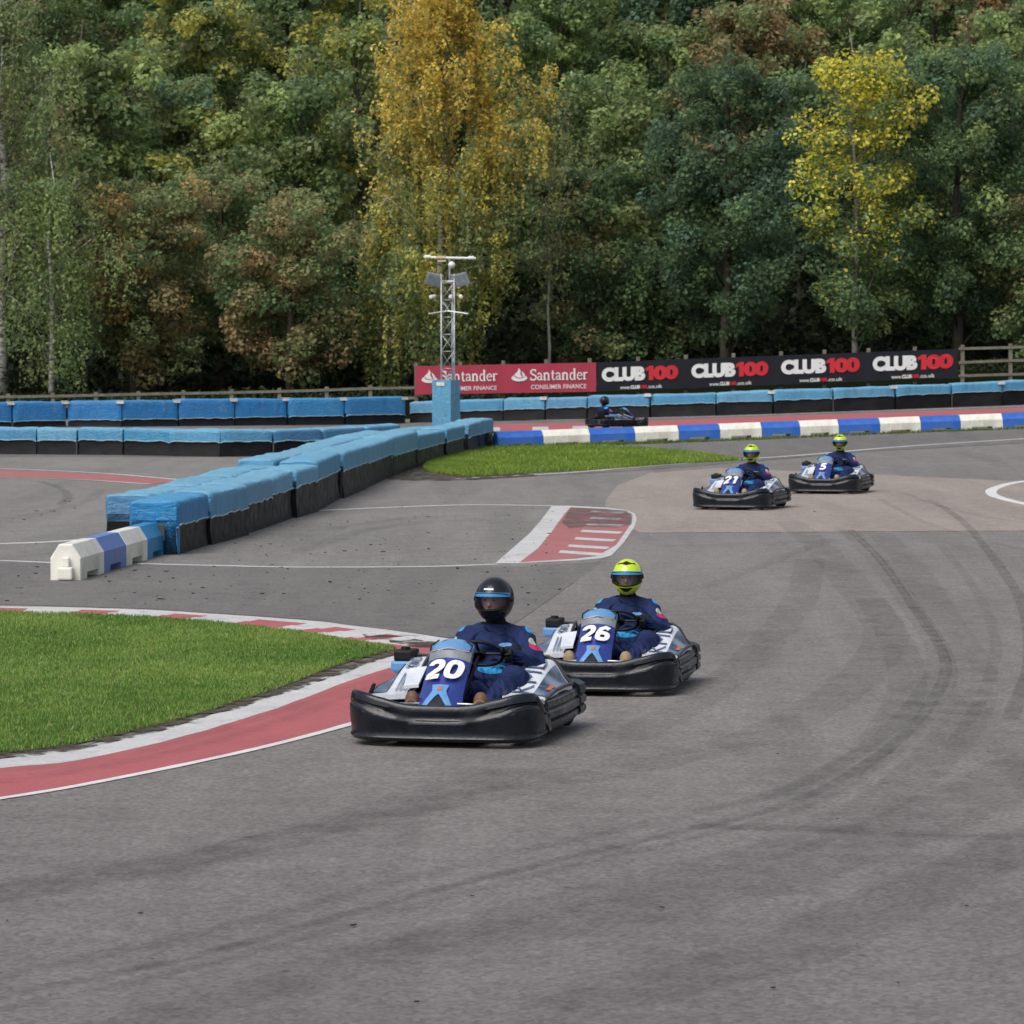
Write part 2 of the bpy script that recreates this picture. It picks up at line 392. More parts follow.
grid_obj('verge', axis_pts([(-90, 90, 2)]), axis_pts([(131.5, 145, 1)]), lambda x, y: terrain(x, y) - 0.01, M['forest_floor'])

LAY = 0.33
def strip(name, top, bot, mat, dz, n=80, m=3, pick=None, kind='structure', edge=0.0):
    dz *= LAY
    T = bez(top, n); B = bez(bot, n); vs = []; fs = []
    T = [gp(p.x, p.y) for p in T]; B = [gp(p.x, p.y) for p in B]
    rnd = random.Random(name)
    for i in range(n + 1):
        d = (B[i] - T[i]); L = max(d.length, 1e-3)
        e0 = (noise.noise(Vector((T[i].x * 1.7, T[i].y * 1.7, 3))) * edge) / L; e1 = (noise.noise(Vector((B[i].x * 1.9, B[i].y * 1.9, 9))) * edge) / L
        for j in range(m + 1):
            t = j / m; p = T[i].lerp(B[i], t + e0 * (1 - t) + e1 * t); vs.append((p.x, p.y, terrain(p.x, p.y) + dz))
    w = m + 1; mb = MB()
    for i in range(n):
        for j in range(m):
            q = pick(i / n, j / m, T[i]) if pick else mat
            mb.add([], [], q)
    o = len(mb.v); mb.v = vs
    for i in range(n):
        for j in range(m):
            mb.f.append((i * w + j, i * w + j + 1, (i + 1) * w + j + 1, (i + 1) * w + j)); mb.m.append(mb.mi(pick(i / n, j / m, T[i]) if pick else mat))
    return tag(mb.build(name, smooth=True), kind=kind)
def poly(name, pts, mat, dz, kind='structure'):
    dz *= LAY
    P = [gp(*p) for p in pts]; mb = MB(); mb.add([(p.x, p.y, p.z + dz) for p in P], [tuple(range(len(P)))], mat)
    me = mb.build(name); bm = bmesh.new(); bm.from_mesh(me.data); bmesh.ops.triangulate(bm, faces=bm.faces[:]); bm.to_mesh(me.data); bm.free()
    return tag(me, kind=kind)
def line(name, pts, width, mat, dz=0.008, n=70, world=False, taper=False):
    dz *= LAY
    P = bez([gp(*p) for p in pts], n) if not world else bez(pts, n)
    vs = []
    for i, p in enumerate(P):
        t = (P[min(i + 1, n)] - P[max(i - 1, 0)]); t.z = 0; t.normalize(); q = Vector((-t.y, t.x, 0))
        w = width / 2 * (1 + 0.18 * noise.noise(Vector((p.x * 2, p.y * 2, 0))))
        if taper: w *= 0.35 + 0.65 * math.sin(PI * min(1, max(0, i / n)))
        for s in (-1, 1):
            a = p + q * w * s; vs.append((a.x, a.y, terrain(a.x, a.y) + dz))
    mb = MB(); mb.add(vs, [(2 * i, 2 * i + 1, 2 * i + 3, 2 * i + 2) for i in range(n)], mat)
    return tag(mb.build(name, smooth=True), kind='structure')

# resurfaced and older areas of asphalt
strip('old_asphalt', [(-700, 445), (-200, 446), (250, 447), (620, 450), (760, 450), (1000, 443), (1500, 425)],
      [(-700, 612), (-200, 603), (60, 604), (300, 618), (470, 632), (540, 615), (600, 566)], M['asphalt_grey'], 0.004, n=120, m=30) if False else None
def region(name, pts, mat, dz):
    """triangulated sheet following the terrain: pixel polygon subdivided along a fine grid"""
    dz *= LAY
    P = [gp(*p) for p in pts]
    bm = bmesh.new(); f = bm.faces.new([bm.verts.new((p.x, p.y, 0)) for p in P])
    ys = [p.y for p in P]; xs = [p.x for p in P]
    y = math.floor(min(ys)) + 1
    while y < max(ys):
        bmesh.ops.bisect_plane(bm, geom=bm.verts[:] + bm.edges[:] + bm.faces[:], plane_co=(0, y, 0), plane_no=(0, 1, 0)); y += 1 if y > 70 else 8
    x = math.floor(min(xs)) + 1
    while x < max(xs):
        bmesh.ops.bisect_plane(bm, geom=bm.verts[:] + bm.edges[:] + bm.faces[:], plane_co=(x, 0, 0), plane_no=(1, 0, 0)); x += 3
    bmesh.ops.triangulate(bm, faces=[f for f in bm.faces if len(f.verts) > 4])
    for v in bm.verts: v.co.z = terrain(v.co.x, v.co.y) + dz
    me = bpy.data.meshes.new(name); bmesh.ops.recalc_face_normals(bm, faces=bm.faces[:])
    if bm.faces and sum(f.normal.z for f in bm.faces) < 0: bmesh.ops.reverse_faces(bm, faces=bm.faces[:])
    bm.to_mesh(me); bm.free(); me.materials.append(mat)
    o = bpy.data.objects.new(name, me); COL.objects.link(o); return tag(o, kind='structure')
def curve_px(pts, n=30): return [(p.x, p.y) for p in bez(pts, n)]
region('island_asphalt', [(-420, 457), (300, 457), (430, 470), (560, 474), (650, 473)] + curve_px([(650, 473), (618, 485), (606, 500), (612, 520), (600, 562), (570, 585), (535, 610), (490, 640)], 16)
       + [(440, 637), (300, 619), (150, 609), (0, 604.5), (-420, 600)], M['asphalt_grey'], 0.006)
region('access_road', curve_px([(-420, 566), (50, 563), (300, 568), (500, 566.5), (600, 562)], 12) + curve_px([(600, 562), (570, 585), (535, 610), (490, 640)], 8)
       + [(440, 637), (300, 619), (150, 609), (0, 604.5), (-420, 600)], M['asphalt_dark'], 0.010)
region('resurfaced_band', [(640, 533), (604, 516), (606, 500), (618, 485), (650, 473), (720, 468), (860, 474), (1030, 482), (1300, 488), (1300, 529), (1030, 531)], M['asphalt_light'], 0.012)
region('far_track', [(-420, 415), (480, 420), (700, 416), (1024, 405), (1300, 396), (1300, 436), (1024, 443), (860, 452), (745, 462), (600, 473), (470, 480), (430, 470), (300, 457), (-420, 457)], M['asphalt_dark'], 0.018)

# painted lines
line('painted_line', [(305, 511.5), (380, 508), (470, 505), (552, 506)], 0.15, M['line_paint'], 0.016)
line('painted_line', [(138, 564), (220, 566), (300, 567.5), (420, 567), (497, 564.5)], 0.125, M['line_paint'], 0.018)
line('painted_line', [(-60, 545.5), (0, 544), (60, 541.5), (115, 537)], 0.15, M['line_paint'], 0.016)
line('painted_line', [(-60, 560.5), (0, 561), (52, 563)], 0.12, M['line_paint'], 0.018)
line('painted_line', [(455, 479), (560, 473.5), (640, 467), (720, 461), (800, 455.5), (900, 447), (1024, 439), (1100, 434)], 0.13, M['line_paint'], 0.026)
line('painted_line', [(-100, 799), (-50, 806), (0, 799), (45, 792), (90, 784), (180, 766), (270, 746), (350, 724.6), (410, 705), (470, 682), (510, 664)], 0.075, M['line_paint'], 0.016)
line('painted_line', [(1075, 476), (1020, 482), (996, 488), (991, 493), (1000, 498), (1030, 505), (1100, 516)], 0.19, M['line_paint'], 0.018)
line('painted_line', [(-60, 468), (0, 469), (100, 473.5), (190, 481)], 0.12, M['line_paint'], 0.026)
line('painted_line', [(-60, 477), (0, 477.5), (80, 480), (150, 484.5)], 0.10, M['line_paint'], 0.026)
strip('kerb', [(-60, 469), (0, 470), (100, 474.5), (188, 481.5)], [(-60, 476.5), (0, 477), (80, 479.5), (150, 484.5)], M['red_faded'], 0.022, n=30, m=2)
line('painted_line', [(480, 421.5), (700, 417), (860, 411.5), (1024, 406.3), (1200, 400)], 0.20, M['line_paint'], 0.030)
def far_pick(u, w, p): return M['white_paint'] if (0.0 < u < 0.16 and int(u * 50) % 3 == 0 and w > 0.4) else M['red_paint']
strip('kerb', [(484, 424.5), (600, 422.5), (704, 419), (860, 413.5), (1024, 408), (1200, 402)], [(484, 431.5), (600, 429.5), (704, 425), (860, 419), (1024, 412), (1200, 405.5)], None, 0.026, n=90, m=2, pick=far_pick)
# kerb on the far side of the near grass: red and white lengths under one white edge
cuts = [-80, 34, 88, 126, 184, 220, 270, 319, 352, 372, 405, 425, 470]
def up_pick(u, w, p):
    px = 512 + F_PX * p.x / p.y
    if w < 0.22: return M['white_paint']
    k = sum(px > c - 14 * w for c in cuts); return M['red_paint'] if k % 2 == 1 else M['white_paint']
strip('kerb', [(-80, 605), (0, 606.5), (150, 610.5), (300, 620.5), (400, 632), (450, 639.5), (500, 650)],
      [(-80, 611), (0, 613.5), (150, 619), (290, 632), (340, 640), (385, 646), (430, 652)], None, 0.016, n=140, m=4, pick=up_pick, edge=0.05)
strip('kerb', [(280, 629), (340, 639), (385, 644), (440, 650), (500, 652)], [(300, 634), (345, 645), (384, 652), (425, 660), (470, 668)], M['red_paint'], 0.020, n=50, m=3, edge=0.06)
strip('kerb', [(-80, 774), (0, 758), (67, 750), (135, 736), (180, 725), (270, 697), (359, 666), (427, 647)], [(-80, 782), (0, 769), (67, 762.5), (135, 749), (180, 738), (270, 711), (359, 678), (427, 657)], M['white_paint'], 0.014, n=120, m=3, edge=0.05)
strip('kerb', [(-80, 781), (0, 768), (67, 761.5), (135, 748), (180, 737), (270, 710), (359, 677), (427, 656), (500, 648)], [(-80, 812), (0, 798), (45, 791), (90, 783), (180, 765), (270, 745), (350, 723.6), (410, 704), (470, 681), (508, 663)], M['red_paint'], 0.012, n=120, m=6, edge=0.02)
def dirt_mat():
    m, nt, b = newmat('mud_and_moss'); v = coords(nt)
    c = ramp(nt, nz(nt, 6, 8, 0.7, v), [(0.3, (0.03, 0.022, 0.015)), (0.7, (0.08, 0.06, 0.035))]); nt.links.new(c, b.inputs['Base Color']); b.inputs['Roughness'].default_value = 0.95
    t = N(nt, 'ShaderNodeBsdfTransparent'); mx = N(nt, 'ShaderNodeMixShader'); out = nt.nodes['Material Output']
    f = ramp(nt, nz(nt, 3.5, 8, 0.75, v), [(0.44, 0.0), (0.54, 1.0)])
    nt.links.new(f, mx.inputs[0]); nt.links.new(t.outputs[0], mx.inputs[1]); nt.links.new(b.outputs[0], mx.inputs[2]); nt.links.new(mx.outputs[0], out.inputs['Surface']); return m
M['mud'] = dirt_mat()
strip('mud_patch', [(362, 635), (400, 637), (425, 642), (440, 643)], [(366, 638.5), (400, 642), (420, 646.5), (440, 645)], M['mud'], 0.028, n=20, m=2, edge=0.1)
strip('mud_patch', [(388, 640), (420, 645), (445, 646)], [(390, 643), (420, 648), (445, 648)], M['mud'], 0.030, n=20, m=2, edge=0.1)
strip('mud_patch', [(-80, 765), (0, 750), (67, 741), (135, 725), (270, 683), (359, 655), (392, 647)], [(-80, 776), (0, 760), (67, 752.5), (135, 738), (270, 699), (359, 668), (402, 653)], M['mud'], 0.034, n=100, m=3, edge=0.12)
# apex kerb of the asphalt spit
sp = lambda L: [(460 + a / 5.12, 490 + b / 5.12) for a, b in L]
poly('kerb', sp([(180, 378), (240, 325), (360, 220), (420, 150), (470, 82), (560, 82), (750, 92), (850, 104), (895, 122), (905, 150), (890, 195), (840, 270), (775, 338), (720, 352), (600, 362), (300, 377)]), M['white_paint'], 0.016)
poly('kerb', sp([(305, 372), (400, 300), (470, 215), (530, 130), (566, 90), (700, 98), (850, 112), (880, 135), (872, 180), (800, 282), (740, 318), (700, 340), (600, 353)]), M['red_faded'], 0.020)
for k, (xa, ya, xb, yb) in enumerate([(515, 318, 745, 334), (560, 288, 770, 300), (595, 250, 800, 262), (628, 212, 835, 222), (655, 178, 840, 186), (672, 146, 830, 152), (676, 112, 850, 118)]):
    h = 6.5 - k * 0.4
    poly('kerb', sp([(xa, ya - h), (xb, yb - h), (xb - 22, yb + h), (xa - 12, ya + h)]), M['white_paint'], 0.026)
WORN = [(565, 92), (700, 96), (850, 108), (885, 128), (880, 180), (800, 195), (640, 190), (560, 200), (520, 170)]
# tyre marks
def mark_mat(name, a, dark=(0.05, 0.048, 0.047)):
    m, nt, b = newmat(name); v = coords(nt)
    b.inputs['Base Color'].default_value = dark + (1,); b.inputs['Roughness'].default_value = 0.8
    t = N(nt, 'ShaderNodeBsdfTransparent'); mx = N(nt, 'ShaderNodeMixShader'); out = nt.nodes['Material Output']
    f = ramp(nt, nz(nt, 3.0, 8, 0.75, v), [(0.35, 0.0), (0.65, a)])
    nt.links.new(f, mx.inputs[0]); nt.links.new(t.outputs[0], mx.inputs[1]); nt.links.new(b.outputs[0], mx.inputs[2]); nt.links.new(mx.outputs[0], out.inputs['Surface']); return m
M['mark'] = mark_mat('tyre_mark', 0.32); M['mark_faint'] = mark_mat('faint_tyre_mark', 0.17); M['stain'] = mark_mat('dark_stain', 0.20); M['rubbed'] = mark_mat('rubbed_in_rubber', 0.85, (0.10, 0.095, 0.095))
poly('rubber_stain', sp(WORN), M['rubbed'], 0.032)
big = [(-60, 1010), (200, 955), (400, 900), (560, 860), (700, 828), (800, 800), (880, 755), (930, 705), (945, 660), (915, 610), (880, 560), (850, 530)]
dzm = 0.022
for dx, dy, w, mt in [(0, 0, 0.10, 'mark'), (6, 9, 0.09, 'mark_faint'), (-10, -16, 0.14, 'mark_faint'), (30, 40, 0.35, 'mark_faint'), (-60, -75, 0.4, 'mark_faint')]:
    line('tyre_mark', [(x + dx, y + dy * max(0.1, (y - 500) / 400)) for x, y in big], w, M[mt], dzm, 120, taper=False); dzm += 0.003
for pts, w, mt in [
    ([(690, 826), (760, 829), (850, 832), (940, 837), (1060, 838)], 0.22, 'stain'),
    ([(955, 742), (985, 690), (995, 640), (975, 590), (940, 545)], 0.10, 'mark_faint'),
    ([(1010, 720), (1030, 660), (1020, 600), (985, 548), (960, 520), (930, 500)], 0.12, 'mark'),
    ([(1060, 560), (1000, 545), (930, 525), (880, 500)], 0.12, 'mark_faint'),
    ([(1080, 530), (1000, 520), (940, 507), (900, 492)], 0.12, 'mark_faint'),
    ([(870, 600), (900, 650), (905, 700), (860, 760), (780, 800)], 0.3, 'mark_faint'),
    ([(620, 740), (700, 700), (760, 650), (800, 600), (810, 560)], 0.35, 'mark_faint'),
    ([(350, 960), (560, 925), (760, 880), (900, 830), (1050, 760)], 0.6, 'stain'),
    ([(560, 1010), (760, 960), (900, 900), (1060, 830)], 0.5, 'stain'),
    ([(-40, 900), (150, 868), (330, 830), (520, 770)], 0.5, 'mark_faint'),
    ([(300, 552), (370, 530), (450, 522), (560, 524)], 0.25, 'stain'),
    ([(330, 530), (400, 520), (480, 516)], 0.22, 'stain'),
    ([(60, 506), (68, 497), (58, 488), (40, 482)], 0.15, 'mark'),
    ([(0, 520), (50, 512), (90, 500), (100, 490)], 0.2, 'mark_faint'),
    ([(900, 860), (960, 862), (1040, 868)], 0.3, 'mark_faint'),
    ([(-20, 786), (100, 768), (230, 738), (340, 700), (420, 668)], .14, 'mark_faint'), ([(-20, 775), (120, 757), (250, 722), (350, 688), (430, 660)], .10, 'mark_faint'),
    ([(655, 548), (760, 545), (900, 540), (1040, 542)], 0.25, 'mark_faint'),
    ([(700, 590), (780, 560), (830, 540)], 0.18, 'mark_faint')]:
    line('tyre_mark', pts, w, M[mt], dzm, 60); dzm += 0.002
# crumbs of rubber and stone lying on the tarmac
rnd = random.Random(5); mb = MB()
for k in range(460):
    px = rnd.uniform(-100, 1124); py = 455 + 560 * rnd.random() ** 0.7
    if k % 8: px = rnd.uniform(0, 560); py = rnd.uniform(500, 606)
    p = gp(px, py); r = 0.0025 + 0.010 * rnd.random() ** 3 + rnd.uniform(0, .002); r *= (1 if py < 610 else .6); a = rnd.uniform(0, 3)
    if px < 420 and 606 < py < 800: continue
    if 110 < px < 500 and 420 < py < 560 and py < 560 - (px - 110) * 0.3: continue
    mb.box((p.x, p.y, p.z + 0.008 + r * 0.4), (r * rnd.uniform(1, 5), r * 2.2, r * .6), M['kart_black'] if rnd.random() < 1.1 else M['tag_white'], Matrix.Rotation(a, 3, 'Z'))
tag(mb.build('rubber_crumbs'), 'dark crumbs of tyre rubber scattered over the tarmac', 'debris', kind='stuff')

# ------------------------------------------------------------------ grass
def cards(name, P, T, Nn, size, col, mat):
    pass
def blades(name, pts, h, w, cols, mat, seed, label):
    rs = np.random.RandomState(seed); n = len(pts); P = np.array(pts)
    hh = h * rs.uniform(0.5, 1.25, n); ang = rs.uniform(0, 2 * PI, n); ww = w * rs.uniform(.6, 1.3, n)
    lean = rs.normal(0, .35, (n, 2)) * hh[:, None]
    d = np.stack([np.cos(ang), np.sin(ang), np.zeros(n)], 1) * ww[:, None]
    V = np.empty((n, 3, 3)); V[:, 0] = P - d; V[:, 1] = P + d; V[:, 2] = P + np.concatenate([lean, hh[:, None]], 1)
    me = bpy.data.meshes.new(name); me.vertices.add(3 * n); me.vertices.foreach_set('co', V.ravel())
    me.loops.add(3 * n); me.loops.foreach_set('vertex_index', np.arange(3 * n)); me.polygons.add(n)
    me.polygons.foreach_set('loop_start', np.arange(n) * 3); me.polygons.foreach_set('loop_total', np.full(n, 3))
    c = np.array(cols); k = rs.rand(n, 1)
    patch = np.array([noise.noise(Vector((p[0] * .9, p[1] * .5, 1))) + .5 * noise.noise(Vector((p[0] * 3, p[1] * 2, 4))) for p in pts])[:, None] * 1.1 + .5 + rs.normal(0, .18, (n, 1))
    patch = np.clip(patch, 0, 1); cc = c[0] * (1 - patch) + c[1] * patch; dry = (rs.rand(n, 1) < .10); cc = np.where(dry, c[2], cc) * rs.uniform(.75, 1.25, (n, 1))
    C4 = np.ones((n, 3, 4)); C4[:, :, :3] = cc[:, None, :]; C4[:, :2, :3] *= .8
    at = me.color_attributes.new('leaf_col', 'FLOAT_COLOR', 'POINT'); at.data.foreach_set('color', C4.ravel())
    me.materials.append(mat); me.update(); me.validate()
    o = bpy.data.objects.new(name, me); COL.objects.link(o); tag(o, label, 'grass', kind='stuff'); return o
def fill(top, bot, n, seed, jit=0.0):
    r = random.Random(seed); T = [gp(p.x, p.y) for p in bez(top, 60)]; B = [gp(p.x, p.y) for p in bez(bot, 60)]
    ar = [((T[i] - B[i]).length + (T[i + 1] - B[i + 1]).length) / 2 * (T[i + 1] - T[i]).length for i in range(60)]
    out = []
    for i in r.choices(range(60), ar, k=n):
        u = r.random(); v = r.random(); a = T[i].lerp(T[i + 1], u); b = B[i].lerp(B[i + 1], u); e = noise.noise(Vector((a.x * 2, a.y * 2, b.y * 2))) * 0.1
        L = (a - b).length + .01
        v = v * (1 + 2 * e / L) - e / L
        p = a.lerp(b, v); out.append((p.x, p.y, terrain(p.x, p.y) + 0.01))
    return out
gt = [(-260, 596), (-80, 609.5), (0, 612.5), (150, 618), (290, 631.5), (340, 640), (392, 648)]
gb = [(-260, 800), (-80, 772), (0, 755), (67, 746.5), (135, 731.5), (180, 720), (270, 692), (345, 664), (396, 650)]
strip('grass_bank', gt, gb, M['turf'], 0.020, n=60, m=4)
blades('grass', fill(gt, gb, 200000, 1), 0.028, 0.0055, [(0.13, 0.26, 0.045), (0.26, 0.39, 0.085), (0.36, 0.37, 0.16)], M['grass'], 2, 'short green grass infield inside the red and white kerb')
gt2 = [(425, 468), (438, 458), (470, 449), (520, 447.5), (600, 447), (680, 452), (740, 460), (748, 461)]
gb2 = [(425, 471), (436, 473.5), (470, 477), (520, 474), (600, 470), (680, 464), (740, 460.8), (748, 461.4)]
strip('grass_bank', gt2, gb2, M['turf'], 0.032, n=60, m=6)
blades('grass', fill(gt2, gb2, 60000, 3), 0.075, 0.014, [(0.16, 0.27, 0.035), (0.26, 0.37, 0.06), (0.28, 0.30, 0.10)], M['grass'], 4, 'bright green grass strip below the blue and white blocks')
strip('mud_patch', [(385, 474), (420, 466), (450, 470), (520, 473)], [(388, 480), (430, 481), (470, 480.5), (540, 476)], M['mud'], 0.036, n=30, m=3, edge=0.2)
blades('grass', fill([(500, 446.5), (620, 443.5), (760, 439), (900, 433), (1024, 428.5)], [(500, 449), (620, 445.5), (760, 440.3), (900, 434), (1024, 429.5)], 5000, 6), 0.07, 0.012, [(0.08, 0.14, 0.02), (0.14, 0.2, 0.03), (0.22, 0.22, 0.08)], M['grass'], 5, 'thin weeds along the foot of the blue and white blocks')
# ------------------------------------------------------------------ padded crash walls
ORD = ['first', 'second', 'third', 'fourth', 'fifth', 'sixth', 'seventh', 'eighth', 'ninth', 'tenth', 'eleventh', 'twelfth', 'thirteenth', 'fourteenth', 'fifteenth', 'sixteenth', 'seventeenth']
def bale(p0, p1, width, h, skirt_h, mat, label, group, seed, end_cover=False, tagw=False, side=1, h1=None, straps=False):
    """cover over a block of tyres, standing on p0..p1 with its front face on that line and its body on the far side"""
    p0 = Vector(p0); p1 = Vector(p1); ax = p1 - p0; L = ax.length; zr = p1.z - p0.z; axh = Vector((ax.x, ax.y, 0)).normalized(); dep = Vector((-axh.y, axh.x, 0)) * side
    root = empty('padded_barrier_block', p0, 0)
    r = random.Random(seed); h1 = h if h1 is None else h1
    j0, j1 = r.uniform(-.07, .07), r.uniform(-.07, .07); dep_ = dep; 
    def pt(u, d, z):   # local
        return axh * (u * L) + dep * (d + j0 + (j1 - j0) * u) + Vector((0, 0, z + zr * u))
    nu = max(8, int(L / 0.09)); mb = MB()
    sag = [0.02 * noise.noise(Vector((seed * 3.1, i * .35, 0))) + 0.004 * r.random() for i in range(nu + 1)]
    g = 0.022; h += r.uniform(-.02, .02); h1 += r.uniform(-.02, .02)
    rings = []
    for i in range(nu + 1):
        u = i / nu; hh = h + (h1 - h) * u
        edge = 0.032 * (1 - smooth(min(u, 1 - u) * L, 0, 0.09))
        uu = (g + u * (L - 2 * g)) / L
        ring = []
        prof = []
        nlow = 6
        for q in range(nlow + 1): prof.append((0.0, skirt_h + (hh - 0.05 - skirt_h) * q / nlow))
        prof += [(0.015, hh - 0.018), (0.05, hh)]
        for q in range(1, 6): prof.append((0.05 + (width - 0.1) * q / 6, hh + 0.012 * math.sin(PI * q / 6)))
        prof += [(width - 0.05, hh), (width - 0.015, hh - 0.018)]
        for q in range(nlow + 1): prof.append((width, hh - 0.05 - (hh - 0.05 - skirt_h) * q / nlow))
        for k, (d, z) in enumerate(prof):
            n1 = noise.noise(Vector((u * L * 2.2 + z * 1.5, d * 3 + z * 2.2, seed * 7.3))) * 0.020 + noise.noise(Vector((u * L * 6 + z * 4, d * 7 - z * 5, seed * 2.3))) * 0.007
            dd = d + (-1 if d < width / 2 else 1) * (edge * -1 + abs(n1) * .4 + 0.01) if (d < 0.04 or d > width - 0.04) else d
            zz = z - edge + (n1 if 0.04 <= d <= width - 0.04 else 0)
            if k == 0 or k == len(prof) - 1: zz -= sag[i] * 1.3
            ring.append(pt(uu, dd, zz))
        rings.append(ring)
    mb.loft(rings, mat, closed=False)
    for idx, sgn in ((0, 0), (-1, 1)):
        rg = rings[idx]; n = len(rg)
        if end_cover and sgn == 0:
            low = [pt(g / L, 0.0, 0.02), pt(g / L, width, 0.02)]
            mb.add(rg + [low[1], low[0]], [tuple(range(n + 2))], mat)
            mb.add([pt(-0.02, -.01, 0.01), pt(0.06 / L, -.015, 0.01), pt(0.08 / L, -.012, skirt_h), pt(-0.02, -.012, skirt_h)], [(0, 1, 2, 3)], mat)
        else: mb.add(rg, [tuple(range(n))], mat)
    mb.tube([rg_[0] - dep * .006 for rg_ in rings], .011, M['hem'], 5)
    mb.build('cover', root, smooth=True, angle=50)
    sk = MB(); rs = []
    for i in range(nu + 1):
        u = (g + i / nu * (L - 2 * g)) / L; w1 = 0.02 * noise.noise(Vector((u * L * 3, seed, 1)))
        rs.append([pt(u, 0.02 + w1, skirt_h + .06), pt(u, 0.025 - w1, skirt_h * .5), pt(u, 0.0 + w1, 0.0), pt(u, width, 0.0), pt(u, width - .025, skirt_h + .06)])
    sk.loft(rs, M['skirt'], True, True); sk.build('skirt', root, smooth=True, angle=40)
    ps = MB(); ps.box(pt(1.0, -0.02, skirt_h * .45), (0.03, 0.03, skirt_h * .95), M['strap'])
    if r.random() < .14: ps.build('post', root)
    if tagw:
        tg = MB(); o = pt(0.97, -0.035, h - 0.04); tg.box(o, (0.22, 0.02, 0.07), M['tag_white'], Matrix.Rotation(math.atan2(axh.y, axh.x), 3, 'Z')); tg.box(o + Vector((0, 0, .05)) + dep * .08, (0.20, 0.16, 0.015), M['tag_white'], Matrix.Rotation(math.atan2(axh.y, axh.x), 3, 'Z')); tg.build('fastening_plate', root)
    if straps:
        for w in (0.20, 0.44):
            s = MB(); s.box(pt(-0.035 / L, w, 0.27), (0.09, 0.03, 0.2), M['strap'], Matrix.Rotation(math.atan2(axh.y, axh.x) + PI / 2, 3, 'Z'), 0.008); s.build('strap', root)
    tag(root, label, 'crash barrier', group); return root
# diagonal wall
base = [(175, 555), (209, 545), (245, 535), (275, 525.5), (296, 518), (316, 511), (344, 498.5), (367, 488), (392, 476), (418, 467), (446, 459), (466, 454)]
hs = [.64, .65, .66, .68, .70, .76, .76, .74, .73, .66, .645, .70]; sks = [.36, .36, .37, .42, .46, .49, .47, .46, .40, .36, .36, .40]
M['hem'] = simple('pale_hem', (0.30, 0.42, 0.48), .7, var=.4, scale=9)
G1 = 'blue covered blocks of the long diagonal wall, front row'
P = [gp(*b) for b in base]
for i in range(len(P) - 1):
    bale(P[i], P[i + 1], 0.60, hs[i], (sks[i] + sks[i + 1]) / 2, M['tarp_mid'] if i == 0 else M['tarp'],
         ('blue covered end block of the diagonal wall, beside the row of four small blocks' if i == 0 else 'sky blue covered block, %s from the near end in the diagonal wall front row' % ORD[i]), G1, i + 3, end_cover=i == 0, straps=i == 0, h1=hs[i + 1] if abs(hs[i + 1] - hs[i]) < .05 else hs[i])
def off(P, w, start=0.0):
    out = []
    for i, p in enumerate(P):
        t = P[min(i + 1, len(P) - 1)] - P[max(i - 1, 0)]; t.z = 0; t.normalize(); q = p + Vector((-t.y, t.x, 0)) * w
        if i == 0: q += t * start
        out.append(Vector((q.x, q.y, terrain(q.x, q.y))))
    return out
PB = off(P, 0.61, 1.7)
for i in range(len(PB) - 1):
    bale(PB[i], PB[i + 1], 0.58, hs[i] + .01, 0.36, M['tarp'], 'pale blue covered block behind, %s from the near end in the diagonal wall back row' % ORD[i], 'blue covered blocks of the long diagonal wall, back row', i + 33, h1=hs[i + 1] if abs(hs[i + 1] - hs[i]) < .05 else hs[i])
# turned end of the diagonal wall
E = [gp(468, 453.5), gp(480, 450), gp(494, 447)]
for i in range(2):
    bale(E[i], E[i + 1], 0.6, .68, .38, M['tarp'], ['pale blue covered block turning the far corner of the diagonal wall', 'last pale blue covered block, touching the row of blue and white blocks'][i], 'turned end of the diagonal wall', 60 + i)
# middle wall on the left
base = [(-60, 454.2), (-10, 454.4), (37, 454.7), (77, 455), (122, 455.5), (169, 456.3), (220, 457), (272, 456.3), (322, 455), (365, 453), (402, 450.5)]
P = [gp(*b) for b in base]
for i in range(len(P) - 1):
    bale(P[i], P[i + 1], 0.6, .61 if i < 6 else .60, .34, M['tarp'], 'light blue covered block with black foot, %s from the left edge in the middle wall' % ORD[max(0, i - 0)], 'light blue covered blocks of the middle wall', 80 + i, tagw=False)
# back wall on the left, tall deep blue covers
base = [(-100, 428.5), (-45, 428), (12, 427.5), (67, 427), (122, 427), (179, 426.5), (235, 426), (288, 425.5), (345, 425), (407, 424)]
P = [gp(*b) for b in base]
for i in range(len(P) - 1):
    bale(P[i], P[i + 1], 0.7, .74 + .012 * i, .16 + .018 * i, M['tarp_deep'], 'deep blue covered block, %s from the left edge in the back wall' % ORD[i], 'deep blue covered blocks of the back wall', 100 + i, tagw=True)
# back wall on the right
base = [(409, 423.5), (455, 422.5), (503, 421.2), (545, 420.2), (587, 419.2), (650, 417.6), (716, 415.8), (773, 414), (833, 412), (895, 409.8), (952, 407.6), (1002, 405.8), (1060, 403.4), (1118, 401)]
P = [gp(*b) for b in base]
for i in range(len(P) - 1):
    bale(P[i], P[i + 1], 0.6, .68 + .006 * i, .34 + .012 * i, M['tarp'], 'low blue covered block under the banners, %s from the left in the far right wall' % ORD[i], 'blue covered blocks of the far right wall', 130 + i, tagw=i % 2 == 0)

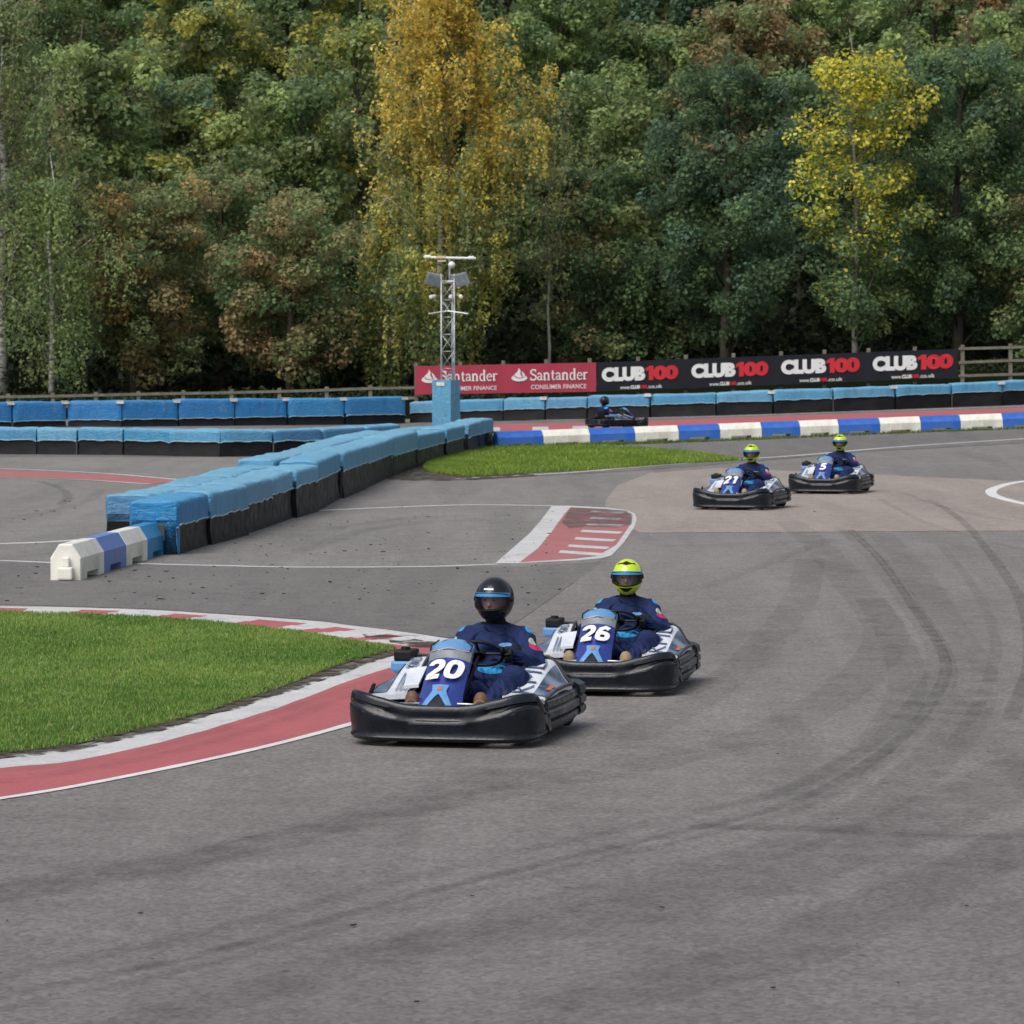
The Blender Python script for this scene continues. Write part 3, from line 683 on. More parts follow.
# ------------------------------------------------------------------ hollow plastic blocks
def plastic_block(L, w, h, mat, proto_name='barrier_block'):
    root = empty(proto_name)
    sec = lambda notch: [(-w / 2, 0), (-w / 2, h * .62), (-w * .22, h), (w * .22, h), (w / 2, h * .62), (w / 2, 0)]
    mb = MB(); xs = [0.008, 0.02, L * .26, L * .26, L * .74, L * .74, L - .02, L - .008]; lift = [0, 0, 0, .07, .07, 0, 0, 0]
    ins = [.012, 0, 0, 0, 0, 0, 0, .012]
    rings = []
    for x, z0, e in zip(xs, lift, ins):
        rings.append([Vector((x, a * (1 - 2 * e / w), max(z0, b) if b == 0 else b - e)) for a, b in sec(0)])
    mb.loft(rings, mat, True, True); mb.build('shell', root, smooth=False)
    return root
def place_block(p0, p1, proto, label, group, first):
    o = proto if first else copy_tree(proto)
    o.location = p0; d = p1 - p0
    o.rotation_euler = (0, -math.atan2(d.z, math.hypot(d.x, d.y)), math.atan2(d.y, d.x)); s = d.length / 1.2; o.scale = (s, 1, 1)
    tag(o, label, 'barrier block', group); return o
pw, pb, ps_, pp = [plastic_block(1.2, .40, .37, M[k]) for k in ('blk_white', 'blk_blue', 'blk_sky', 'blk_pale')]
xs = [495, 541, 588, 633, 677, 718, 760, 798, 837, 878, 919, 958.5, 1001, 1044]
ybase = lambda x: 447.5 - (x - 495) * 19.0 / 505
P = [gp(x, ybase(x)) for x in xs]
used = set()
for i in range(len(P) - 1):
    k = 'blue' if i % 2 == 0 else 'white'; pr = pb if i % 2 == 0 else pw
    lab = '%s plastic block, %s from the left in the long far row' % (k, ORD[i])
    b = place_block(P[i], P[i + 1], pr, lab, 'blue and white plastic blocks in the far row', k not in used); used.add(k)
a = gp(65.5, 580.5); bq = gp(154, 553.5)
for i, (pr, k) in enumerate([(pw, 'white'), (pp, 'pale blue'), (pw, 'white'), (ps_, 'sky blue')]):
    q0 = a.lerp(bq, i / 4); q1 = a.lerp(bq, (i + 1) / 4)
    b = place_block(q0, q1, pr, ['off white plastic block at the free front end of the short row', 'faded violet blue plastic block between two white ones in the short row', 'white plastic block between the violet blue and sky blue ones', 'sky blue plastic block touching the end of the diagonal wall'][i], 'four plastic blocks in the short near row', k in ('pale blue', 'sky blue'))
    if i == 0:
        mb = MB(); mb.box((-0.05, -.01, .075), (.10, .20, .13), M['blk_white'], None, .02); mb.box((-0.03, -.01, .19), (.06, .10, .10), M['blk_white'], None, .015); mb.build('connector', b)
    b.scale = (b.scale[0], .84, 1.06)

# ------------------------------------------------------------------ lighting mast in its padded box
c = gp(447, 441); c = Vector((-1.62, 98.5, 0))
root = empty('padded_column', c, rad(-33)); s = 40.6
mb = MB(); W_, D_, H_ = .55, .42, 1.62
nn = 14
rings = []
for k in range(nn + 1):
    z = 0.02 + (H_ - .02) * k / nn; ring = []
    for (x0, y0, x1, y1) in ((-W_ / 2, -D_ / 2, W_ / 2, -D_ / 2), (W_ / 2, -D_ / 2, W_ / 2, D_ / 2), (W_ / 2, D_ / 2, -W_ / 2, D_ / 2), (-W_ / 2, D_ / 2, -W_ / 2, -D_ / 2)):
        for q in range(5):
            x = x0 + (x1 - x0) * q / 5; y = y0 + (y1 - y0) * q / 5; n1 = 1 + .05 * noise.noise(Vector((x * 4, y * 4, z * 5)))
            ring.append(Vector((x * n1, y * n1, z)))
    rings.append(ring)
mb.loft(rings, M['tarp'], True, True); mb.build('cover', root, smooth=True, angle=45)
mb = MB(); mb.box((-.02, -D_ / 2 - .012, H_ - .1), (.24, .01, .09), M['tag_white']); mb.build('fastening_plate', root)
tag(root, 'tall blue padded box around the foot of the lighting mast', 'padded box')
mast = empty('lighting_mast', c + Vector((.09, 0, -.08)), rad(-20))
zb, zt = 1.5, 4.15; hw = .17
legs = [(-hw, -hw * .8), (hw, -hw * .8), (0, hw)]
for x, y in legs:
    mb = MB(); mb.tube([(x, y, .02), (x, y, zt + .15)], .022, M['galv'], 8); mb.build('leg', mast, smooth=True)
mb = MB(); z = .3; k = 0
while z < zt:
    for i in range(3):
        a, b = legs[i], legs[(i + 1) % 3]; mb.tube([(a[0], a[1], z), (b[0], b[1], z)], .011, M['galv'], 6)
        if k % 2: a, b = b, a
        mb.tube([(a[0], a[1], z), (b[0], b[1], min(zt, z + .42))], .011, M['galv'], 6)
    z += .42; k += 1
mb.build('lattice', mast, smooth=True)
mb = MB(); mb.tube([(-.52, -.1, 3.32), (0, -.16, 3.39), (.52, -.1, 3.32)], .02, M['galv'], 6); mb.build('cross_bar', mast)
mb = MB(); mb.tube([(0, 0, 4.1), (0, 0, 4.68)], .03, M['galv'], 8); mb.build('top_pole', mast)
mb = MB(); mb.tube([(-.68, 0, 4.72), (.68, 0, 4.68)], .028, M['white_plastic'], 8); mb.box((-.22, 0, 4.715), (.24, .08, .06), M['cream'], None, .01); mb.box((-.2, 0, 4.62), (.22, .08, .04), M['cream'], None, .01)
for x in (-.58, .56): mb.lathe((x - .08, 0, 4.71 - x * .03), (1, 0, 0), [(0, .03), (.02, .045), (.14, .045), (.16, .03)], M['white_plastic'], 10)
mb.build('sensor_bar', mast)
mb = MB(); mb.lathe((.09, -.1, 4.44), (0, 0, 1), [(0, .01), (.02, .05), (.05, .08), (.085, .09), (.12, .08), (.15, .05), (.17, .01)], M['white_plastic'], 14); mb.build('camera_dome', mast, smooth=True)
for sx, rz, ry in ((-.37, rad(30), rad(14)), (.34, rad(-12), rad(-12))):
    R = Matrix.Rotation(rz, 3, 'Z') @ Matrix.Rotation(rad(20), 3, 'X') @ Matrix.Rotation(ry, 3, 'Y')
    fl = MB(); fl.box((sx, -.12, 4.16), (.40, .09, .31), M['galv'], R, .012); o = fl.build('floodlight', mast)
    g2 = MB(); g2.box(Vector((sx, -.12, 4.16)) + R @ Vector((0, -.05, 0)), (.32, .012, .23), M['lamp_glass'], R); g2.build('glass', o)
mb = MB(); mb.tube([(-.25, -.05, 4.12), (.25, -.05, 4.12)], .02, M['galv'], 6); mb.build('bracket', mast)
for x in (-.33, .10, .33):
    mb = MB(); mb.lathe((x, -.16, 3.76), (x * .9 + .05, -.6, -.12), [(0, .035), (.02, .045), (.16, .05), (.18, .03)], M['white_plastic'], 10); mb.tube([(x, -.16, 3.77), (x * .5, 0, 3.77)], .012, M['galv'], 6); mb.build('security_camera', mast)
tag(mast, 'grey lattice mast with two floodlights and white cameras on top', 'light mast')

# ------------------------------------------------------------------ timber fence and banners
FY = 137.0
def wx(px, y=FY): return (px - 512) * y / F_PX
def wz(py, y=FY): return CAM_H - (py - HOR) * y / F_PX
fence = empty('timber_fence', (0, FY, 0))
def topz(px):
    L = [(-80, 396), (0, 396), (250, 391), (415, 386), (416, 366), (596, 361), (957, 348), (958, 347), (1110, 343)]
    for i in range(len(L) - 1):
        if L[i][0] <= px <= L[i + 1][0]: return wz(L[i][1] + (L[i + 1][1] - L[i][1]) * (px - L[i][0]) / (L[i + 1][0] - L[i][0]))
rr = random.Random(4); px = -78
while px < 1105:
    z1 = topz(px) + (.10 if 415 < px < 957 else .07); x = wx(px); z0 = terrain(x, FY) - .1
    y_ = .16 if 415 < px < 957 else 0
    mb = MB(); mb.box((x, y_, (z0 + z1) / 2), (.13, .11, z1 - z0), M['wood'], None, .015); mb.build('post', fence); px += rr.uniform(42, 49)
def rail(pa, pb, dz, yo=-.07, th=.09):
    mb = MB(); n = max(2, int((pb - pa) / 48)); pts = [(wx(pa + (pb - pa) * i / n), yo + rr.uniform(-.01, .01), topz(pa + (pb - pa) * i / n + .01) - dz + rr.uniform(-.012, .012)) for i in range(n + 1)]
    rg = [[Vector(p) + Vector((0, a, b)) for a, b in ((-.02, -th / 2), (.02, -th / 2), (.02, th / 2), (-.02, th / 2))] for p in pts]
    mb.loft(rg, M['wood'], True, True); mb.build('rail', fence)
rail(-80, 414.8, .04); rail(-80, 414.8, .40)
rail(958, 1105, .05); rail(958, 1105, .52); rail(958, 1105, .98)
rail(416, 956, .60, .08)
tag(fence, 'long weathered timber post and rail fence in front of the wood', 'fence')
def banner(pa, ta, ba, pb, tb, bb, mat, label):
    root = empty('advertising_banner', (wx((pa + pb) / 2), FY - .12, 0))
    cx = wx((pa + pb) / 2)
    def fn(px, py, dy=0.0): return Vector((wx(px) - cx, dy - 0.012 * math.sin(px * .21), wz(py)))
    mb = MB(); n = 40; rings = []
    for i in range(n + 1):
        u = i / n; px = pa + (pb - pa) * u; t = ta + (tb - ta) * u; b = ba + (bb - ba) * u
        rings.append([fn(px, t), fn(px, (t + b) / 2, .004 * math.sin(i * 1.7)), fn(px, b), fn(px, b, .05), fn(px, t, .05)])
    mb.loft(rings, mat, True, True); mb.build('board', root, smooth=True, angle=40)
    tag(root, label, 'banner'); return root, fn
slope = lambda px, x0, y0, k: y0 + (px - x0) * k
red, fnr = banner(415.5, 366, 394.5, 596, 362.5, 391.5, M['banner_red'], 'long red bank banner with white flame logos, left of the black one')
def serif_glyph(ch):
    """strokes: (points, half width) in a box one unit high"""
    A = lambda cx, cy, rx, ry, a0, a1, n=12: [(cx + rx * math.cos(rad(a0 + (a1 - a0) * i / n)), cy + ry * math.sin(rad(a0 + (a1 - a0) * i / n))) for i in range(n + 1)]
    w, t, s = .075, .038, .035
    if ch == 'S': return [(A(.29, .73, .21, .22, 20, 210) + A(.29, .26, .24, .22, 100, -90)[2:] + A(.29, .26, .24, .22, -90, -160, 5), .06), ([(.49, .98), (.49, .72)], .028), ([(.05, .02), (.05, .28)], .028)], .62
    if ch == 'a': return [(A(.2, .44, .16, .2, 165, 20, 8) + [(.37, .4), (.37, .1), (.46, .03)], .055), (A(.2, .19, .15, .15, 60, 360, 12), .048)], .53
    if ch == 'n': return [([(.12, .64), (.12, .02)], w), ([(.02, .62), (.14, .64)], s), ([(.0, .03), (.26, .03)], s), (A(.3, .40, .17, .24, 150, 0, 8) + [(.47, .02)], w * .9), ([(.36, .03), (.6, .03)], s)], .66
    if ch == 't': return [([(.16, .85), (.16, .18), (.24, .04), (.36, .06)], w * .9), ([(.02, .62), (.36, .62)], s)], .42
    if ch == 'd': return [([(.45, 1.0), (.45, .03), (.56, .03)], w), ([(.34, .98), (.46, .98)], s), (A(.27, .32, .19, .3, 70, 290, 14), .055)], .64
    if ch == 'e': return [(A(.27, .32, .21, .3, 0, 320, 18), .05), ([(.08, .36), (.47, .36)], .032)], .55
    if ch == 'r': return [([(.12, .64), (.12, .02)], w), ([(.02, .62), (.14, .64)], s), ([(.0, .03), (.28, .03)], s), (A(.28, .46, .15, .16, 150, 40, 6), .05)], .45
def serif_text(mb, txt, fn, x0, x1, yt, yb, k, mat):
    tot = sum(serif_glyph(c)[1] for c in txt); cur = 0
    layer = -.022
    for c in txt:
        gl, adv = serif_glyph(c)
        for pts, hwid in gl:
            V = [Vector((p[0], p[1], 0)) for p in pts]; vs = []
            for i, p in enumerate(V):
                t = (V[min(i + 1, len(V) - 1)] - V[max(i - 1, 0)]).normalized(); q = Vector((-t.y, t.x, 0)) * hwid
                for s_ in (-1, 1):
                    a = p + q * s_; u = x0 + (cur + a.x) / tot * (x1 - x0); v = yb + (yt - yb) * a.y + k * (u - x0); vs.append(fn(u, v, layer))
            layer -= .0004
            mb.add(vs, [(2 * i, 2 * i + 1, 2 * i + 3, 2 * i + 2) for i in range(len(V) - 1)], mat)
        cur += adv
def flame(mb, fn, cx, cy, w, h, mat, dy=-.024):
    def P_(pts, dd): mb.add([fn(cx + x * w, cy - y * h, dy - dd) for x, y in pts], [tuple(range(len(pts)))], mat)
    # plate with a hollow top, and two flame tongues rising from it
    lower = [(.5 * math.cos(rad(a)), -.26 + .24 * math.sin(rad(a))) for a in range(160, 382, 12)]
    P_(lower + [(.40, -.08), (.30, -.20), (.05, -.30), (-.22, -.22), (-.36, -.06)], 0)
    P_([(-.33, -.04), (-.24, .10), (-.10, .24), (-.06, .38), (-.05, .5), (.06, .36), (.08, .22), (.05, .10), (.10, -.02), (.16, -.14), (.12, -.24), (-.02, -.22), (-.2, -.16)], .003)
    P_([(.16, .30), (.22, .18), (.34, .04), (.36, -.08), (.28, -.17), (.20, -.15), (.22, -.02), (.15, .12)], .006)
kk = -3.5 / 180
for fx, fy, tx0, tx1, ty0, ty1, sx0, sx1, sy0, sy1 in ((429.6, 376.2, 440.6, 497.7, 370.7, 381.6, 441.5, 496.8, 386.6, 390.8), (519.3, 374.6, 530, 588, 369.2, 380.4, 531, 586.3, 384.8, 389.2)):
    mb = MB(); flame(mb, fnr, fx, fy, 15.8, 13.2, M['print_white']); mb.build('logo', red)
    mb = MB(); serif_text(mb, 'Santander', fnr, tx0, tx1, ty0, ty1, kk, M['print_white']); mb.build('lettering', red)
    mb = MB(); put_text(mb, 'CONSUMER FINANCE', lambda u, v: fnr(u, v + kk * (u - sx0), -.02), sx0, sx1, sy1, sy0, M['print_white'], offset=.008); mb.build('lettering', red)
blk, fnb = banner(597, 362.4, 391.5, 957, 348.8, 377.6, M['banner_black'], 'long black banner with repeated white and red lettering, right of the red one')
kb = -13.6 / 360
def unit_logo(x0, xm, x1, yt, yb, w0, w1, wt, wb):
    f = lambda d, xr: (lambda u, v: fnb(u, v + kb * (u - xr), d))
    mb = MB(); put_text(mb, 'CLUB', f(-.022, x0), x0, xm - .3, yb, yt, M['print_white'], offset=.072, spacing=1.0); mb.build('lettering', blk)
    mb = MB(); wd = x1 - xm; o1 = xm + wd * .24; put_text(mb, '00', f(-.024, x0), o1, x1, yb, yt, M['print_red'], offset=.065, spacing=.92)
    g_ = f(-.0245, x0); mb.add([g_(xm + wd * a, yb + (yt - yb) * b) for a, b in ((.10, 0), (.245, 0), (.245, 1), (.13, 1), (.0, .84), (.0, .64), (.10, .70))], [tuple(range(7))], M['print_red']); mb.build('lettering', blk)
    L = w1 - w0
    for t, a, b, m, o_ in (('www.', 0, .24, 'print_white', .01), ('CLUB', .245, .47, 'print_white', .05), ('100', .475, .64, 'print_red', .05), ('.co.uk', .65, 1, 'print_white', .01)):
        mb = MB(); put_text(mb, t, f(-.022, w0), w0 + L * a, w0 + L * b, wb, wt + (1.2 if t == 'www.' else 0), M[m], offset=o_); mb.build('lettering', blk)
unit_logo(601.6, 645.3, 678, 367.6, 381.8, 620, 662, 385.6, 389.2)
unit_logo(691, 735.5, 768, 363.9, 378.2, 709, 751.5, 382.2, 385.8)
unit_logo(780.6, 826, 859.3, 360.0, 374.6, 799, 842, 378.6, 382.2)
unit_logo(872, 917, 952.5, 356.6, 371.4, 890.8, 934, 375.0, 378.8)
# small weed by the end of the wall
def weed(px, py, n, h, seed, label):
    r = random.Random(seed); p = gp(px, py); root = empty('weed', p); mb = MB()
    for k in range(n):
        a = r.uniform(0, 2 * PI); l = h * r.uniform(.5, 1); d = Vector((math.cos(a), math.sin(a), 0)); e = d * l * r.uniform(.2, .6) + Vector((0, 0, l)); m_ = d * l * .15 + Vector((0, 0, l * .55))
        mb.tube([(0, 0, 0), m_, e], [.006, .005, .002], M['weed'], 4)
        for q in range(7):
            t = r.uniform(.25, 1); c_ = m_.lerp(e, max(0, t * 2 - 1)) if t > .5 else Vector((0, 0, 0)).lerp(m_, t * 2)
            b = r.uniform(0, 2 * PI); f = Vector((math.cos(b), math.sin(b), r.uniform(-.3, .5))) * r.uniform(.06, .12); s_ = f.cross(Vector((0, 0, 1))).normalized() * .022
            mb.add([c_, c_ + f * .5 + s_, c_ + f, c_ + f * .5 - s_], [(0, 1, 2, 3)], M['weed'])
    mb.build('foliage', root); tag(root, label, 'plant')
M['weed'] = simple('weed_leaf', (0.06, 0.11, 0.025), 0.7, var=.4)
weed(485, 448.5, 26, .42, 1, 'small leafy weed growing at the foot of the diagonal wall end')
# ------------------------------------------------------------------ go-karts (front is local -Y, the driver's left is +X)
def remesh_eval(mb, voxel, smooth_it=4):
    o = mb.build('tmp'); md = o.modifiers.new('r', 'REMESH'); md.mode = 'VOXEL'; md.voxel_size = voxel; md.use_smooth_shade = True
    sm = o.modifiers.new('s', 'SMOOTH'); sm.iterations = smooth_it; sm.factor = .5
    dg = bpy.context.evaluated_depsgraph_get(); me = bpy.data.meshes.new_from_object(o.evaluated_get(dg)); bpy.data.objects.remove(o); return me
def make_kart(sticker_side=True):
    K = empty('go_kart')
    # front bumper: one blown plastic fairing that wraps round the nose
    def plan(u):   # u -1..1 -> x, y, normal
        pts = [(-.69, -.44), (-.70, -.62), (-.665, -.80), (-.56, -.91), (-.38, -.955), (0, -.97), (.38, -.955), (.56, -.91), (.665, -.80), (.70, -.62), (.69, -.44)]
        q = bez(pts, 60); k = (u + 1) / 2 * 60; i = min(59, int(k)); p = q[i].lerp(q[i + 1], k - i)
        t = (q[min(60, i + 1)] - q[max(0, i - 0)]).normalized(); return p, Vector((t.y, -t.x, 0))
    mb = MB(); rings = []
    for i in range(61):
        u = -1 + 2 * i / 60; p, n = plan(u); a = abs(u)
        top = .262 + .078 * smooth(a, .12, .60) - .165 * smooth(a, .66, .96); low = .034 + .035 * smooth(a, .6, 1)
        sd_ = smooth(a, .22, .34) * (1 - smooth(a, .66, .80)); ct = 1 - smooth(a, .12, .2); rc = .024 * sd_ + .012 * ct; dz_ = .02 * smooth(a, .34, .6)
        prof = [(-.13, low), (-.05, low - .012), (-.015, low - .004), (.004, low + .016), (-.006, low + .034), (-.002, low + .06), (.006, top * .45 + .02), (.010, top - .125 + dz_), (.008, top - .105 + dz_), (.004 - rc, top - .092 + dz_), (.002 - rc, top - .066), (.004, top - .052), (.0, top - .03), (-.004, top - .014), (-.014, top - .002), (-.028, top), (-.04, top - .008), (-.09, top - .016), (-.13, top - .06)]
        rings.append([p + n * d + Vector((0, 0, z)) for d, z in prof])
    mb.loft(rings, M['bumper'], True, True)
    FB = mb.build('front_bumper', K, smooth=True, angle=62)
    def onb(u, z, d=.02): p, n = plan(u); return p + n * d + Vector((0, 0, z))
    def mould(pts, r): mb = MB(); mb.tube(pts, r, M['bumper_worn'], 6); mb.build('moulding', FB, smooth=True)
    mould([onb(-.13, .165, .006), onb(.0, .163, .008), onb(.15, .165, .006)], [.002, .004, .002])
    for s in (-1, 1):
        mould([onb(s * .62, .235, .004), onb(s * .5, .212, .008), onb(s * .40, .193, .007), onb(s * .33, .185, .003)], [.002, .005, .005, .002])
        mould([onb(s * .66, .262, .001), onb(s * .58, .262, .003), onb(s * .50, .242, .004)], [.002, .004, .002])
        mould([onb(s * .80, .20, .014), onb(s * .88, .19, .016), onb(s * .96, .19, .012)], [.003, .009, .004])
    for s in (-1, 1):
        # ribbed side bumper
        mb = MB(); rings = []
        for i in range(15):
            y = -.46 + .92 * i / 14; bul = .02 * math.sin(PI * i / 14)
            prof = [(.52, .06), (.655, .055), (.685, .085), (.69, .115), (.668, .128), (.692, .145), (.695, .185), (.67, .20), (.682, .22), (.675, .25), (.64, .27), (.52, .26)]
            rings.append([Vector((s * (x + bul), y, z + .012 * (y + .4))) for x, z in prof])
        mb.loft(rings, M['bumper'], True, True); mb.build('side_bumper', K, smooth=True, angle=45)
        # fairing over it: rises to the rear, sloping outwards
        mb = MB()
        def podp(u, v):   # u along the kart 0 front..1 rear, v 0 inner..1 outer
            y = -.46 + .80 * u; zi = .285 + .185 * smooth(u, 0, .95); zo = .262 + .03 * u
            xi = .345 + .045 * u; xo = .655 + .01 * u
            x = xi + (xo - xi) * v; f = smooth(v, .42, 1.0); z = zi - .012 * v - (zi - .012 - zo) * f * (.35 + .65 * u if u > 0 else .35) - 0
            return Vector((s * x, y, z))
        rings = [[podp(i / 10, j / 10) for j in range(11)] + [podp(i / 10, 1) - Vector((0, 0, .03)), podp(i / 10, 0) - Vector((0, 0, .03))] for i in range(11)]
        mb.loft(rings, M['kart_white'], True, True)
        pod = mb.build('side_pod', K, smooth=True, angle=60)
        mb = MB()   # dark graphic on the outer half
        ii = [[podp(.12 + .80 * i / 8, .60 + .36 * j / 6) + Vector((s * .004, -.002, .006)) for j in range(7)] for i in range(9)]
        mb.loft(ii, M['panel_dark'], False); mb.build('graphic', pod, smooth=True)
        if s > 0:
            mb = MB(); c_ = [podp(.30, .80), podp(.30, .9), podp(.46, .9), podp(.46, .80)]; mb.add([q + Vector((.008, -.003, .011)) for q in c_], [(0, 1, 2, 3)], M['orange_tint']); mb.build('sticker', pod)
        mb = MB()   # black frame round the fairing
        e = Vector((0, 0, .012))
        mb.tube([podp(0.02, 0) + e] + [podp(i / 6, 0) + e for i in range(1, 7)] + [podp(1, .35) + e * 1.4, podp(1, .6) + e, podp(1, .8) + e, podp(1.0, 1) + e] + [podp(.75, 1), podp(.4, 1), podp(0.05, 1)], .013, M['bumper_worn'], 6)
        rg = [[podp(1, j / 8) + Vector((0, .0, .008)) for j in range(9)], [podp(1, j / 8) + Vector((0, .07, .0)) for j in range(9)], [podp(1, j / 8) + Vector((0, .09, -.12 + .04 * j / 8)) for j in range(9)]]
        mb.loft(rg, M['bumper_worn'], False)
        mb.build('pod_frame', pod, smooth=True, angle=50)
        # lettering runs along the pod
        if s > 0:
            mb = MB(); put_text(mb, 'KMD', lambda u, v: podp(u, v) + Vector((0, 0, .010)), .14, .86, .52, .10, M['panel_dark'], offset=-.005); mb.build('lettering', pod)
        else:
            mb = MB(); put_text(mb, 'KMD', lambda u, v: podp(u, v) + Vector((0, 0, .010)), .60, .86, .15, .45, M['panel_dark'], offset=.02)
            for q in range(3): mb.add([podp(.12, .16 + .1 * q) + Vector((0, 0, .010)), podp(.5, .16 + .1 * q) + Vector((0, 0, .010)), podp(.5, .20 + .1 * q) + Vector((0, 0, .010)), podp(.12, .20 + .1 * q) + Vector((0, 0, .010))], [(0, 1, 2, 3)], M['panel_dark'])
            mb.build('lettering', pod)
        # inner white leg shield
        mb = MB(); a0, a1 = Vector((s * .27, -.46, .35)), Vector((s * .38, -.46, .34)); b0, b1 = Vector((s * .29, -.16, .445)), Vector((s * .42, -.16, .43))
        mb.loft([[a0, a1, a1 - Vector((0, 0, .02)), a0 - Vector((0, 0, .02))], [b0, b1, b1 - Vector((0, 0, .02)), b0 - Vector((0, 0, .02))]], M['kart_white'], True, True)
        if s < 0: mb.build('leg_shield', K)
        # ribbed rear wheel guard
        mb = MB(); rings = []
        for i in range(17):
            t = i / 16; ang = t * PI / 2; yc, xc = .63, .545; ry, rx = .16, .155
            if t == 0: x, y, nx, ny = xc + rx, .47, 1, 0
            else: x, y = xc + rx * math.cos(ang), yc + ry * math.sin(ang); nx, ny = math.cos(ang), math.sin(ang)
            prof = [(-.10, .09), (-.02, .085), (0, .11), (-.004, .14), (-.022, .15), (0, .165), (0, .20), (-.022, .215), (-.002, .235), (-.012, .285), (-.05, .305), (-.11, .295)]
            rings.append([Vector((s * (x + nx * d), y + ny * d, z)) for d, z in prof])
        mb.loft(rings, M['bumper_worn' if 0 else 'bumper'], True, True); mb.build('rear_wheel_guard', K, smooth=True, angle=45)
        # wheels
        for yy, rr_, ww in ((-.62, .128, .12), (.58, .14, .17)):
            w = MB(); xc = s * (.50 if yy < 0 else .52); w.lathe((xc - ww / 2, yy, rr_), (1, 0, 0), [(0, rr_ * .55), (0, rr_ * .85), (ww * .12, rr_), (ww * .88, rr_), (ww, rr_ * .85), (ww, rr_ * .55)], M['tyre'], 28); W = w.build('wheel', K, smooth=True, angle=40)
            w = MB(); w.lathe((xc - ww * .4, yy, rr_), (1, 0, 0), [(0, rr_ * .2), (0, rr_ * .56), (ww * .8, rr_ * .56), (ww * .8, rr_ * .2)], M['rim'], 18); w.build('rim', W, smooth=True, angle=40)
    # rear bar between the guards
    mb = MB(); 
    for z in (.13, .19, .25): mb.tube([(-.56, .78, z), (0, .80, z), (.56, .78, z)], .03, M['bumper'], 8)
    mb.build('rear_bumper', K, smooth=True)
    mb = MB(); mb.tube([(-.6, .58, .14), (.6, .58, .14)], .02, M['galv'], 10); mb.build('rear_axle', K)
    # chassis and floor
    mb = MB(); mb.box((0, -.28, .055), (.62, 1.1, .01), M['kart_black']); mb.build('floor_tray', K)
    mb = MB()
    for s in (-1, 1): mb.tube([(s * .26, -.86, .075), (s * .28, -.5, .075), (s * .34, 0, .075), (s * .30, .76, .08)], .016, M['kart_black'], 8); mb.tube([(s * .34, -.3, .08), (s * .6, -.25, .12), (s * .6, .3, .12), (s * .34, .35, .08)], .012, M['kart_black'], 8)
    for y in (-.55, .1, .74): mb.tube([(-.3, y, .075), (.3, y, .075)], .016, M['kart_black'], 8)
    mb.build('frame', K, smooth=True)
    mb = MB(); mb.tube([(-.34, -.70, .245), (-.1, -.70, .25), (.1, -.70, .25), (.38, -.70, .245)], .008, M['chrome'], 8); mb.build('front_tube', K, smooth=True)
    for s in (-1, 1): mb = MB(); mb.tube([(s * .2, -.75, .07), (s * .21, -.72, .2), (s * .27, -.72, .2)], .009, M['red_dot' if s > 0 else 'chrome'], 6); mb.build('pedal', K)
    # number panel on the steering fairing
    prof = [(-.78, .24), (-.735, .30), (-.66, .36), (-.46, .55), (-.405, .615), (-.36, .65), (-.29, .66)]
    hwid = [.175, .17, .16, .155, .16, .16, .13]
    mats = ['kart_blue', 'kart_blue', 'kart_blue', 'kart_grey', 'kart_sky', 'kart_sky']
    NP = MB()
    for k in range(6):
        rg = []
        for q in (k, k + 1):
            y, z = prof[q]; h_ = hwid[q]
            row = [Vector((h_ * t, y + .045 * abs(t) ** 2.2, z - .035 * abs(t) ** 2.2)) for t in [-1, -.85, -.5, 0, .5, .85, 1]]
            row += [v + Vector((0, .03, -.02)) for v in row[::-1]]
            rg.append(row)
        NP.loft(rg, M[mats[k]], True, k in (0, 5))
    NPo = NP.build('number_panel', K, smooth=True, angle=35)
    mb = MB()
    # light blue arrow at the foot of the panel, black mouth under it
    def pn(x, t, d=.0):   # t metres up the panel from (-.80,.24)
        acc = 0
        for k in range(6):
            a, b = Vector((0,) + prof[k]), Vector((0,) + prof[k + 1]); l = (b - a).length
            if t <= acc + l or k == 5:
                p = a.lerp(b, (t - acc) / l); nrm = (b - a).normalized(); nrm = Vector((0, -nrm.z, nrm.y)); h_ = hwid[k]; tt = min(1, abs(x) / h_)
                return Vector((x, p.y + .045 * tt ** 2.2, p.z - .035 * tt ** 2.2)) + nrm * d
            acc += l
    for s in (-1, 1):
        IN = [(0, .20), (0, .16), (0, .115), (.024, .085), (.048, .055), (.07, .025), (.092, -.005)]; OUT = [(.062, .20), (.056, .165), (.052, .145), (.066, .11), (.09, .07), (.112, .03), (.135, -.005)]
        mb.loft([[pn(s * (i_[0] + (o_[0] - i_[0]) * q / 4), i_[1] + (o_[1] - i_[1]) * q / 4, .014) for q in range(5)] for i_, o_ in zip(IN, OUT)], M['kart_sky'], False)
    XX = [-.09 + .18 * i / 12 for i in range(13)]; mb.loft([[pn(x, (.0 + .105 * (1 - abs(x) / .09) * f_), .011) for x in XX] for f_ in (0, .5, 1)], M['kart_black'], False)
    mb.add([pn(x, t, .018) for x, t in [(-.018, .145), (0, .145), (.018, .145), (.018, .18), (0, .18), (-.018, .18)]], [(0, 1, 4, 5), (1, 2, 3, 4)], M['orange_tint'])
    mb.build('nose_arrow', NPo)
    mb = MB(); mb.tube([pn(-.15, .52, .02), pn(-.155, .57, .015), pn(-.1, .615, .01)], .006, M['kart_black'], 6); mb.tube([pn(.15, .52, .02), pn(.155, .57, .015), pn(.1, .615, .01)], .006, M['kart_black'], 6); mb.tube([pn(-.14, .515, .01), pn(0, .515, .012), pn(.14, .515, .01)], .004, M['chrome'], 6); mb.build('screen_trim', NPo)
    K['pn'] = 0
